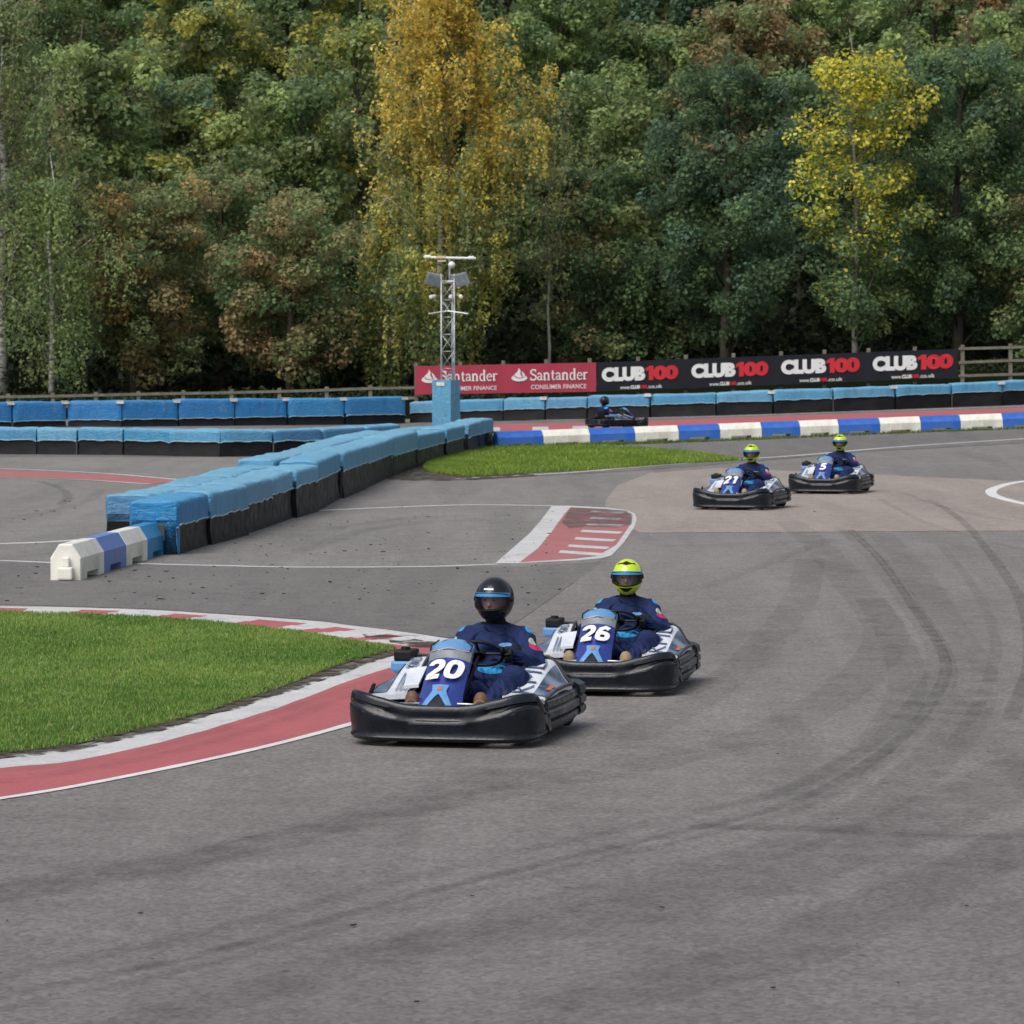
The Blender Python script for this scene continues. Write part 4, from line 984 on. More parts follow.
    # steering wheel and column
    cen = Vector((0, -.05, .525)); ax = Vector((0, .60, .80)).normalized(); ux = Vector((1, 0, 0)); uy = ax.cross(ux).normalized()
    mb = MB(); ring = [cen + ux * .155 * math.cos(a) + uy * .145 * math.sin(a) for a in [2 * PI * k / 32 for k in range(33)]]
    mb.tube(ring, .0115, M['kart_black'], 8, caps=False)
    for a in (0, PI, -PI / 2): mb.tube([cen, cen + ux * .15 * math.cos(a) + uy * .14 * math.sin(a)], .010, M['kart_black'], 6)
    mb.lathe(cen - ax * .02, ax, [(0, .045), (.03, .045), (.04, .03)], M['kart_black'], 14)
    sw = mb.build('steering_wheel', K, smooth=True, angle=50)
    mb = MB(); mb.tube([cen, (-.05, -.40, .18)], .010, M['kart_black'], 8); mb.build('steering_column', sw)
    # seat shell
    mb = MB(); rings = []
    for k, (y, z, h_) in enumerate([(-.02, .13, .17), (.15, .09, .19), (.34, .10, .20), (.46, .20, .20), (.53, .38, .19), (.58, .52, .17)]):
        rings.append([Vector((h_ * t, y - .10 * abs(t) ** 3 * (1 if k > 1 else .2), z + .11 * abs(t) ** 3 * (1 if k < 4 else .2))) for t in [-1, -.85, -.6, -.3, 0, .3, .6, .85, 1]])
    r2 = [rg + [v + Vector((0, .015, -.015)) for v in rg[::-1]] for rg in rings]
    mb.loft(r2, M['kart_black'], True, True); mb.build('seat', K, smooth=True, angle=50)
    # engine, air box and tank behind the seat
    mb = MB(); mb.box((-.47, .44, .24), (.24, .26, .26), M['kart_black'], None, .02)
    for k in range(6): mb.box((-.47, .33 + .04 * k, .38), (.2, .015, .06), M['galv'])
    mb.build('engine', K)
    mb = MB(); mb.box((-.59, .34, .405), (.17, .24, .08), M['kart_sky'], None, .02); mb.box((-.58, .32, .48), (.145, .20, .075), M['kart_black'], None, .018); mb.lathe((-.58, .30, .515), (0, 0, 1), [(0, .035), (.02, .033)], M['kart_black'], 12); mb.tube([(-.52, .32, .46), (-.42, .32, .455)], .012, M['kart_black'], 6); mb.build('air_box', K)
    mb = MB(); mb.box((.46, .48, .22), (.22, .22, .22), M['kart_black'], None, .02); mb.build('fuel_tank', K)
    mb = MB(); mb.box((-.645, -.36, .30), (.02, .05, .09), M['kart_black'], Matrix.Rotation(rad(25), 3, 'Y'), .005); mb.build('mirror_bracket', K)
    del K['pn']
    for c in K.children:
        if c.name.split('.')[0] in ('steering_wheel', 'seat'): c.location.x = .115
    for c in [q for q in K.children_recursive if q.type == 'MESH']:     # the plastic stands closer to the driver than first drawn
        top = c
        while top.parent != K: top = top.parent
        if top.name.split('.')[0] not in ('number_panel', 'steering_wheel', 'seat', 'pedal', 'floor_tray'):
            for v in c.data.vertices: v.co.x = v.co.x * .91 + .05
        elif top.name.startswith('number_panel'):
            for v in c.data.vertices: v.co.x *= .89; v.co.z -= .02
    return K, pn, NPo
proto, pnf, _np = make_kart()
def num_glyph(ch):
    A = lambda cx, cy, rx, ry, a0, a1, n=10: [(cx + rx * math.copysign(abs(math.cos(rad(a0 + (a1 - a0) * i / n))) ** .75, math.cos(rad(a0 + (a1 - a0) * i / n))), cy + ry * math.copysign(abs(math.sin(rad(a0 + (a1 - a0) * i / n))) ** .75, math.sin(rad(a0 + (a1 - a0) * i / n)))) for i in range(n + 1)]
    return {'0': [A(.35, .5, .23, .38, 90, 449, 28)], '2': [A(.35, .67, .22, .21, 175, -25, 12) + [(.45, .42), (.20, .20)], [(.10, .11), (.62, .11)], [(.16, .14), (.44, .42)]],
            '6': [A(.35, .31, .22, .20, 90, 450, 20), [(.55, .80), (.38, .88), (.20, .76), (.13, .5), (.13, .31)]], '1': [[(.40, 0.0), (.40, 1.0)], [(.16, .76), (.38, .90)]],
            '5': [[(.60, .89), (.18, .89)], [(.19, .95), (.16, .50)], A(.34, .33, .22, .23, 130, -160, 14)]}[ch]
def number_on(kart, txt):
    panel = [c for c in kart.children if c.name.startswith('number_panel')][0]
    mb = MB(); w = .125 if len(txt) == 2 else .06
    hw = .115; x0 = -w + .005; adv = .125; lay = .010
    for ch in txt:
        for st in num_glyph(ch):
            V = [Vector((p[0], p[1], 0)) for p in st]; vs = []
            for i, p in enumerate(V):
                t = (V[min(i + 1, len(V) - 1)] - V[max(i - 1, 0)]).normalized()
                if ch == '0' or (ch == '6' and len(st) == 21):
                    if i in (0, len(V) - 1): t = (V[1] - V[-2]).normalized()
                q = Vector((-t.y, t.x, 0)) * hw
                for s_ in (-1, 1):
                    a_ = p + q * s_; v_ = a_.y * .165; vs.append(pnf(x0 + a_.x * .17 + .16 * v_ - .012, .232 + v_, lay))
            lay += .0004
            mb.add(vs, [(2 * i, 2 * i + 1, 2 * i + 3, 2 * i + 2) for i in range(len(V) - 1)], M['print_white'])
        x0 += adv
    mb.build('number', panel)
karts = [  # x, y, heading, number, label
    (-.314, 26.35, -13, '20', 'nearest go-kart, number 20 in white on its blue panel'),
    (.708, 29.98, -10.5, '26', 'second go-kart, number 26 in white on its blue panel'),
    (3.53, 61.9, -18, '21', 'distant go-kart with number 21, left of the far pair'),
    (5.42, 68.3, -16, '5', 'distant go-kart with number 5, right of the far pair'),
    (2.84, 109.5, 117, '', 'farthest go-kart seen from the side under the banners')]
KO = []
for i, (x, y, a, num, lab) in enumerate(karts):
    k = proto if i == 0 else copy_tree(proto); KO.append(k)
for k, (x, y, a, num, lab) in zip(KO, karts):
    k.location = (x, y, terrain(x, y) + .012); k.rotation_euler = (0, 0, rad(a))
    k.scale = ({'26': .925, '21': .965, '5': .965, '': .87}.get(num, 1.0),) * 3      # small differences in size between the karts
    if num: number_on(k, num)
    tag(k, lab, 'go-kart', 'go-karts on the track')

# ------------------------------------------------------------------ drivers
def capsule(mb, a, b, ra, rb, n=14):
    a = Vector(a); b = Vector(b); ax = (b - a); L = ax.length; ax.normalize(); prof = []
    for k in range(6): t = PI / 2 * k / 5; prof.append((-ra * math.cos(t), max(ra * math.sin(t), .0008)))
    for k in range(6): t = PI / 2 * k / 5; prof.append((L + rb * math.sin(t), max(rb * math.cos(t), .0008)))
    mb.lathe(a, ax, prof, M['suit'], n, True)
def ell(mb, c, r, n=16, R=None):
    c = Vector(c); rings = []
    for i in range(1, 12):
        th = PI * i / 12
        row = [Vector((r[0] * math.sin(th) * math.cos(2 * PI * k / n), r[1] * math.sin(th) * math.sin(2 * PI * k / n), r[2] * math.cos(th))) for k in range(n)]
        rings.append([c + (R @ v if R else v) for v in row])
    mb.loft(rings, M['suit'], True, True)
HEAD = Vector((0, .335, .848))
def hand(side, wrist, ctr, ax, t, out):
    """gloved hand round the wheel rim. ctr: rim point, t: rim tangent, out: away from hub, ax: wheel axis towards the driver"""
    mb = MB(); palm = ctr + ax * .03 + out * .012
    capsule(mb, wrist, palm, .036, .034); capsule(mb, wrist + (wrist - palm) * .4, wrist + (wrist - palm) * .1, .052, .044); capsule(mb, palm - t * .032, palm + t * .032, .027, .026)
    for k, (o_, ln) in enumerate([(-.034, .9), (-.012, 1.0), (.011, .95), (.033, .78)]):
        o_ *= 1.2; b0 = palm + t * o_; p1 = b0 + out * .036 * ln + ax * .000; p2 = p1 - ax * .045 * ln - out * .004; p3 = p2 - out * .032 * ln - ax * .008
        capsule(mb, b0, p1, .0135, .0125); capsule(mb, p1, p2, .0125, .0115); capsule(mb, p2, p3, .0115, .010)
    b0 = palm + t * .035 - out * .01; p1 = b0 + t * .028 - out * .022 - ax * .01; p2 = p1 - ax * .028 + t * .008
    capsule(mb, b0, p1, .0125, .011); capsule(mb, p1, p2, .011, .009)
    return mb
def make_driver(hm, strip, shoe, turn, detail=True, hand_mark='glove'):
    D = empty('person')
    mb = MB()
    hip = Vector((0, .34, .20)); chest = Vector((0, .39, .50)); neck = Vector((0, .385, .66))
    Rt = Matrix.Rotation(rad(-12), 3, 'X')
    ell(mb, (0, .33, .20), (.185, .15, .12)); ell(mb, (0, .355, .34), (.165, .115, .16)); ell(mb, (0, .385, .51), (.205, .125, .165)); ell(mb, (0, .40, .60), (.20, .10, .09))
    capsule(mb, (0, .395, .60), (0, .36, .74), .078, .066)
    for s in (-1, 1):
        sh = Vector((s * .178, .385, .590)); el = Vector((s * .318, .18, .42)); wr = Vector((s * .185, .015, .535))
        capsule(mb, (s * .07, .395, .645), sh, .060, .080); capsule(mb, sh, el, .090, .072); capsule(mb, el, wr, .072, .045)
        ell(mb, el, (.074, .074, .074)); capsule(mb, el.lerp(wr, .72), el.lerp(wr, .78), .056, .054)
        hp = Vector((s * .10, .31, .19)); kn = Vector((.245, -.13, .365)) if s > 0 else Vector((-.26, -.15, .31)); an = Vector((.145 if s > 0 else -.31, -.53, .20))
        capsule(mb, hp, kn, .115, .095 if s > 0 else .085); capsule(mb, kn, an, .094 if s > 0 else .082, .062); ell(mb, kn, (.098, .09, .098) if s > 0 else (.085, .085, .085)); capsule(mb, an.lerp(kn, .1), an.lerp(kn, .16), .072, .070)
        capsule(mb, hp.lerp(kn, .45), hp.lerp(kn, .55), .102, .100)
    # head inside the helmet
    ell(mb, HEAD + Vector((0, .0, .0)), (.078, .098, .112)); ell(mb, HEAD + Vector((0, -.055, -.02)), (.055, .045, .075))
    capsule(mb, HEAD + Vector((0, -.092, .012)), HEAD + Vector((0, -.114, -.024)), .010, .015); ell(mb, HEAD + Vector((0, -.09, -.085)), (.032, .03, .022))
    for s in (-1, 1): ell(mb, HEAD + Vector((s * .082, .005, -.005)), (.012, .022, .032)); ell(mb, HEAD + Vector((s * .032, -.090, .034)), (.024, .014, .008))
    capsule(mb, HEAD + Vector((-.02, -.098, -.055)), HEAD + Vector((.02, -.098, -.055)), .008, .008)
    me = remesh_eval(mb, .0085, 9); me.name = 'person_body'
    me.materials.clear()
    for k in ('suit', 'skin', 'neck_black', 'hair'): me.materials.append(M[k])
    Rz = Matrix.Rotation(rad(turn), 3, 'Z')
    NR = [v.normal.copy() for v in me.vertices]
    for v, vn in zip(me.vertices, NR):      # cloth folds near the joints, head turned on the neck
        c = v.co
        if c.z > .70:
            w = smooth(c.z, .69, .75); q = Rz @ (c - Vector((0, .36, .75))) + Vector((0, .36, .75)); v.co = c.lerp(q, w)
        else:
            n1 = noise.noise(Vector((c.x * 9, c.y * 9, c.z * 20 + 5 * c.x))) * .017
            v.co = c + vn * n1
    mi = []
    for p in me.polygons:
        c = p.center; mi.append(0 if c.z < .69 or (abs(c.x) > .1 and c.z < .74) else (2 if c.z < .755 else (3 if (c.z > HEAD.z + .065 or c.y > HEAD.y + .03) else 1)))
    me.polygons.foreach_set('material_index', mi); me.polygons.foreach_set('use_smooth', [True] * len(mi)); me.update()
    B = bpy.data.objects.new('body', me); COL.objects.link(B); B.parent = D
    Hh = Vector((0, .36, .75))
    def hp_(v): return Rz @ (Vector(v) - Hh) + Hh
    mb = MB()
    for s in (-1, 1):
        ell(mb, (0, 0, 0), (1e-4, 1e-4, 1e-4)) if 0 else None
    eyes = MB()
    for s in (-1, 1):
        c = hp_(HEAD + Vector((s * .032, -.0955, .014))); eyes.lathe(c, Rz @ Vector((0, -1, 0)), [(-.004, .009), (.001, .0085), (.003, .005), (.0035, .001)], M['tag_white'], 12); eyes.lathe(c + Rz @ Vector((0, -.004, 0)), Rz @ Vector((0, -1, 0)), [(0, .0065), (.0015, .006)], M['hair'], 10)
    eyes.build('eyes', B, smooth=True)
    # collar
    mb = MB(); mb.loft([[Vector((.088 * math.cos(a), .392 + .085 * math.sin(a), z)) * 1 for a in [2 * PI * k / 20 for k in range(20)]] for z in (.645, .67, .69)], M['suit'], True); mb.build('collar', B, smooth=True)
    # gloves on the rim
    cen = Vector((0, -.05, .525)); ax = Vector((0, .60, .80)).normalized(); ux = Vector((1, 0, 0)); uy = ax.cross(ux).normalized()
    for s in (-1, 1):
        a = rad(10 if s > 0 else 170); o_ = (ux * math.cos(a) + uy * math.sin(a)).normalized(); t = ax.cross(o_).normalized()
        if t.dot(uy) < 0: t = -t
        t = -t if t.z < 0 else t
        rim = cen + ux * .155 * math.cos(a) + uy * .145 * math.sin(a)
        g = hand(s, Vector((s * .19, .03, .53)), rim, ax, t, o_); me = remesh_eval(g, .004, 2); me.materials.clear(); me.materials.append(M['glove'])
        G = bpy.data.objects.new('glove', me); COL.objects.link(G); G.parent = B
        # shoes: heel on the tray, toes up against the pedals
        sh = MB(); an = Vector((.145 if s > 0 else -.31, -.54, .205)); R = Matrix.Rotation(rad(-8 * s), 3, 'Z')
        ell(sh, an + Vector((0, -.015, -.03)), (.043, .055, .055)); ell(sh, an + Vector((0, -.085, -.005)), (.046, .055, .075)); ell(sh, an + Vector((0, -.125, .055)), (.050, .042, .070)); ell(sh, an + Vector((0, -.06, -.06)), (.040, .05, .03))
        me = remesh_eval(sh, .007, 3); me.materials.clear(); me.materials.append(M[shoe]); S_ = bpy.data.objects.new('shoe', me); COL.objects.link(S_); S_.parent = B
        so = MB(); so.lathe(an + Vector((0, -.145, .04)), (0, -1, -.35), [(0, .04), (.008, .038), (.010, .001)], M['shoe_tan'], 14); so.build('sole', B, smooth=True)
    # helmet shell with an eye port
    def hs_(az, elv, k=1.0):
        ce, se = math.cos(elv), math.sin(elv)
        d = Vector((math.sin(az) * ce, -math.cos(az) * ce, se)); r = Vector((.128, .150, .148))
        f = 1 / math.sqrt((d.x / r.x) ** 2 + (d.y / r.y) ** 2 + (d.z / r.z) ** 2)
        if elv < -.05 and d.y < 0: f *= 1 + .10 * smooth(-elv, .05, .5) * max(0, math.cos(az)) ** 1.5
        c = HEAD + Vector((0, .012, .012)); return hp_(c + d * f * k)
    mb = MB(); NA, NE = 72, 44
    el = [rad(-62 + 152 * j / NE) for j in range(NE + 1)]; az = [2 * PI * i / NA for i in range(NA)]
    def port(a, e): a = (a + PI) % (2 * PI) - PI; return abs(a) < rad(68) and rad(-25 + 9 * (abs(a) / 1.2) ** 2) < e < rad(18 - 3 * (abs(a)) ** 2)
    vs = []; fs = []
    for e in el:
        for a in az: vs.append(hs_(a, min(e, rad(89.5))))
    for e in el:
        for a in az: vs.append(hs_(a, min(e, rad(89.5)), .90))
    Q = len(el) * NA
    for j in range(NE):
        for i in range(NA):
            i2 = (i + 1) % NA; am = az[i] + PI / NA; em = (el[j] + el[j + 1]) / 2
            if port(am, em): continue
            q = (j * NA + i, j * NA + i2, (j + 1) * NA + i2, (j + 1) * NA + i); fs.append(q); fs.append(tuple(v + Q for v in q[::-1]))
    for i in range(NA): i2 = (i + 1) % NA; fs.append((i, i2, i2 + Q, i + Q))
    mb.add(vs, fs, M[hm]); H = mb.build('helmet', B, smooth=True, angle=50)
    mb = MB()   # port trim
    tr = [(rad(a), rad(18 - 3 * (abs(rad(a))) ** 2)) for a in range(-66, 67, 6)] + [(rad(a), rad(-25 + 9 * (abs(rad(a)) / 1.2) ** 2)) for a in range(66, -67, -6)]
    mb.tube([hs_(a, e, 1.005) for a, e in tr + tr[:1]], .006, M['kart_black'], 6, caps=False); mb.build('port_trim', H, smooth=True)
    mb = MB(); mb.loft([[hs_(rad(a), rad(-25 + 9 * (abs(rad(a)) / 1.2) ** 2 + (45 - 9 * (abs(rad(a)) / 1.2) ** 2) * j / 8), 1.03) for a in range(-72, 73, 6)] for j in range(9)], M['visor'], False); vz = mb.build('visor', H, smooth=True)
    mb = MB(); mb.loft([[hs_(rad(a), rad(e), 1.036) for a in range(-72, 73, 6)] for e in (9, 14, 20)], M[strip], False); mb.build('visor_strip', vz, smooth=True)
    for s in (-1, 1): mb = MB(); c = hs_(rad(s * 76), rad(3), 1.03); n = (c - hp_(HEAD)).normalized(); mb.lathe(c - n * .004, n, [(0, .022), (.008, .020), (.010, .008)], M['kart_black'], 14); mb.build('visor_pivot', vz, smooth=True)
    mb = MB()   # chin vent and crown decal
    mb.loft([[hs_(rad(a), rad(-31 - e_), 1.012) for a in [q_ * (1 - e_ / 20) for q_ in range(-26, 27, 4)]] for e_ in (0, 5, 10, 14)], M['kart_black'], False)
    mb.build('chin_vent', H, smooth=True)
    mb = MB()
    if hm == 'helmet_yellow':
        aa = list(range(-48, 49, 4))
        mb.loft([[hs_(rad(a), rad(lo_ + (hi_ - lo_) * q / 4), 1.012) for a in aa for lo_, hi_ in [(42 + 4 * abs(math.sin(rad(a * 3.75))) + abs(a) * .06, 60 - abs(a) * .22 + 2 * math.cos(rad(a * 7.5)))]] for q in range(5)], M['kart_black'], False)
        mb.build('crown_decal', H)
    else:
        mb.loft([[hs_(rad(a), rad(e), 1.014) for a in range(-14, 17, 3)] for e in (27, 31.5)], M['print_white'], False)
        mb.build('brow_decal', H)
    return D
drv1 = make_driver('helmet_black', 'visor_blue', 'shoe', -6)
drv2 = make_driver('helmet_yellow', 'visor_blue', 'shoe_tan', 3)
dl = [(drv1, 'driver in black helmet and navy suit steering kart 20'), (drv2, 'driver in neon yellow helmet and navy suit steering kart 26'),
      (None, 'driver in neon yellow helmet and navy suit seated in distant kart 21'), (None, 'driver in neon yellow helmet and navy suit seated in distant kart 5'), (None, 'driver in dark helmet in the farthest kart under the banners')]
for i, ((o, lab), kt) in enumerate(zip(dl, KO)):
    d = o if o else copy_tree(drv2 if i < 4 else drv1)
    d.location = kt.location + Matrix.Rotation(kt.rotation_euler.z, 3, 'Z') @ Vector(((.125, .11, .10, .12, .09)[i], 0, 0)); d.scale = kt.scale; d.rotation_euler = kt.rotation_euler
    tag(d, lab, 'driver', 'kart drivers')
# ------------------------------------------------------------------ trees
def leaf_cloud(name, cen, nrm, size, col, parent=None, elong=1.6, seed=0, droop=0.0):
    """many small kite shaped leaves as one mesh; cen (n,3), col (n,3)"""
    rs = np.random.RandomState(seed); n = len(cen)
    nr = nrm + rs.normal(0, .55, (n, 3)); nr /= np.linalg.norm(nr, axis=1)[:, None]
    a = rs.normal(0, 1, (n, 3)); a[:, 2] -= droop * 2.2
    a -= nr * (a * nr).sum(1)[:, None]; a /= np.linalg.norm(a, axis=1)[:, None]; b = np.cross(nr, a)
    s = size * rs.uniform(.4, 1.45, n)[:, None]
    V = np.empty((n, 4, 3)); V[:, 0] = cen - a * s * elong * .5; V[:, 1] = cen + b * s * .5 + a * s * .1; V[:, 2] = cen + a * s * elong * .5; V[:, 3] = cen - b * s * .5 + a * s * .1
    me = bpy.data.meshes.new(name); me.vertices.add(4 * n); me.vertices.foreach_set('co', V.ravel().astype(np.float32))
    me.loops.add(4 * n); me.loops.foreach_set('vertex_index', np.arange(4 * n, dtype=np.int32)); me.polygons.add(n)
    me.polygons.foreach_set('loop_start', np.arange(n, dtype=np.int32) * 4); me.polygons.foreach_set('loop_total', np.full(n, 4, dtype=np.int32))
    C4 = np.ones((n, 4, 4), dtype=np.float32); C4[:, :, :3] = np.clip(col, 0.002, 1)[:, None, :]
    at = me.color_attributes.new('leaf_col', 'FLOAT_COLOR', 'POINT'); at.data.foreach_set('color', C4.ravel())
    me.materials.append(M['leaf']); me.update(calc_edges=True)
    o = bpy.data.objects.new(name, me); COL.objects.link(o)
    if parent: o.parent = parent
    return o
GREEN = (0.100, 0.150, 0.068); OLIVE = (0.148, 0.178, 0.080); LIGHT = (0.18, 0.23, 0.085); DARK = (0.062, 0.098, 0.048); BLUE = (0.075, 0.125, 0.082)
YELL = (0.52, 0.45, 0.06); GOLD = (0.46, 0.335, 0.075); ORNG = (0.25, 0.185, 0.075); BROWN = (0.185, 0.158, 0.078); RUST = (0.225, 0.158, 0.085); YG = (0.27, 0.26, 0.07)
def make_tree(name, x, y, H, W, c0, pal, label, seed, bark='bark', style='broad', leaf=.15, dens=1.0, trunk_r=None, topcol=None, topfrac=.5, bottom=.12, lean=0.0, group='trees standing in the wood', cat='tree'):
    """pal: list of (colour, weight); crown profile by style"""
    rs = np.random.RandomState(seed); r = random.Random(seed)
    z0 = terrain(x, y) - .1; root = empty(name, (x, y, z0))
    tr = trunk_r or (.10 + H * .010)
    wob = [Vector((lean * H * k / 8 + r.uniform(-1, 1) * .02 * H * (k / 8), r.uniform(-1, 1) * .015 * H * (k / 8), H * .95 * k / 8)) for k in range(9)]; wob[0] = Vector((0, 0, 0))
    mb = MB(); mb.tube(wob, [tr * (1 - .9 * k / 8) for k in range(9)], M[bark], 8)
    def trunk_at(h):
        k = min(7, max(0, h / (H * .95) * 8)); i = int(k); return wob[i].lerp(wob[min(8, i + 1)], k - i)
    def prof(t):    # crown radius at height fraction t
        if style == 'birch': return W * (.34 + .66 * math.sin(PI * min(1, (t - bottom) / (1.02 - bottom))) ** .75) * (1.0 if t < .6 else 1 - .45 * (t - .6) / .4)
        if style == 'cone': return W * max(.05, 1 - (t - bottom) / (1 - bottom)) * 1.0
        if style == 'shrub': return W * math.sqrt(max(0.03, 1 - ((t - .42) / .60) ** 2))
        return W * (max(0.02, 1 - abs((t - .52) / .52) ** 2.3)) ** .6
    nl = int((30 if style != 'shrub' else 22) * max(.7, H / 15)); clumps = []
    for k in range(nl):
        t = bottom + (.985 - bottom) * ((k + r.random()) / nl); a = k * 2.399 + r.uniform(-.5, .5); R = prof(t) * r.uniform(.70, 1.08)
        up = r.uniform(.05, .35) * R * (1.3 if style != 'birch' else .8)
        p0 = trunk_at(max(.05, t - .12 - .05 * r.random()) * H); p2 = trunk_at(t * H) + Vector((math.cos(a) * R, math.sin(a) * R, up * .3)); pm = p0.lerp(p2, .5) + Vector((0, 0, up * .8))
        mb.tube([p0, pm, p2], [tr * .28 * (1 - t * .6), tr * .16 * (1 - t * .6), .012], M[bark], 5)
        m = max(3, int(R * 2.1))
        for q in range(m):
            u = .30 + .72 * (q + r.random()) / m; u = min(1, u); c = p0.lerp(pm, u * 2) if u < .5 else pm.lerp(p2, u * 2 - 1)
            for w in range(2):
                side = Vector((r.uniform(-1, 1), r.uniform(-1, 1), r.uniform(-.9, .7))) * (.28 + .22 * R * u)
                cc = c + side; clumps.append((cc, .30 + .34 * r.random() + .05 * R, t))
                if r.random() < .22: mb.tube([c, cc], [.02, .006], M[bark], 4)
    mb.build('trunk', root, smooth=True)
    cols = np.array([p[0] for p in pal]); wts = np.array([p[1] for p in pal], float); wts /= wts.sum()
    C_, N_, K_ = [], [], []
    for cc, cr, t in clumps:
        n = int(52 * dens * (cr / .5) ** 2 * (.15 / leaf) ** 1.6)
        if n < 3: continue
        d = rs.normal(0, 1, (n, 3)); d /= np.linalg.norm(d, axis=1)[:, None]
        rad_ = rs.uniform(.35, 1.0, n)[:, None] ** .6
        if style == 'birch':
            p = d * rad_ * np.array([cr * .75, cr * .75, cr * .6]); strand = rs.randint(0, 7, n); sx = rs.normal(0, cr * .5, (7, 2)); dz = rs.uniform(0, 1, n) ** .8
            hang = rs.rand(n) < .62
            p[hang, 0] = sx[strand[hang], 0] + rs.normal(0, .05, hang.sum()); p[hang, 1] = sx[strand[hang], 1] + rs.normal(0, .05, hang.sum()); p[hang, 2] = -dz[hang] * (1.0 + cr)
        else:
            p = d * rad_ * np.array([cr, cr, cr * .85])
        C_.append(p + np.array(cc)); N_.append(d * np.array([.6, .6, 1]) + np.array([0, 0, .5]))
        base = cols[rs.choice(len(cols), p=wts)]
        k0 = np.repeat(base[None], n, 0)
        if topcol is not None:
            pr = min(.97, smooth(t, topfrac - .25, topfrac + .18) * topcol[1] * r.uniform(.35, 1.5)); pick = rs.rand(n, 1) < pr; mixf = rs.uniform(.55, 1, (n, 1)); k0 = np.where(pick, k0 * (1 - mixf) + np.array(topcol[0]) * mixf, k0)
        k = k0 * rs.uniform(.80, 1.28) * 1.8
        k *= rs.uniform(.82, 1.2, (n, 1)); sw = rs.rand(n, 1) < .08; k = np.where(sw, cols[rs.choice(len(cols))], k)
        K_.append(k)
    leaf_cloud('crown', np.concatenate(C_), np.concatenate(N_), leaf, np.concatenate(K_), root, elong=1.5 if style != 'birch' else 1.7, seed=seed, droop=1.0 if style == 'birch' else .25)
    tag(root, label, cat, group); return root
def PX(px, y): return (px - 512) * y / F_PX
def HT(pytop, y, x): return CAM_H - (pytop - HOR) * y / F_PX - terrain(x, y)
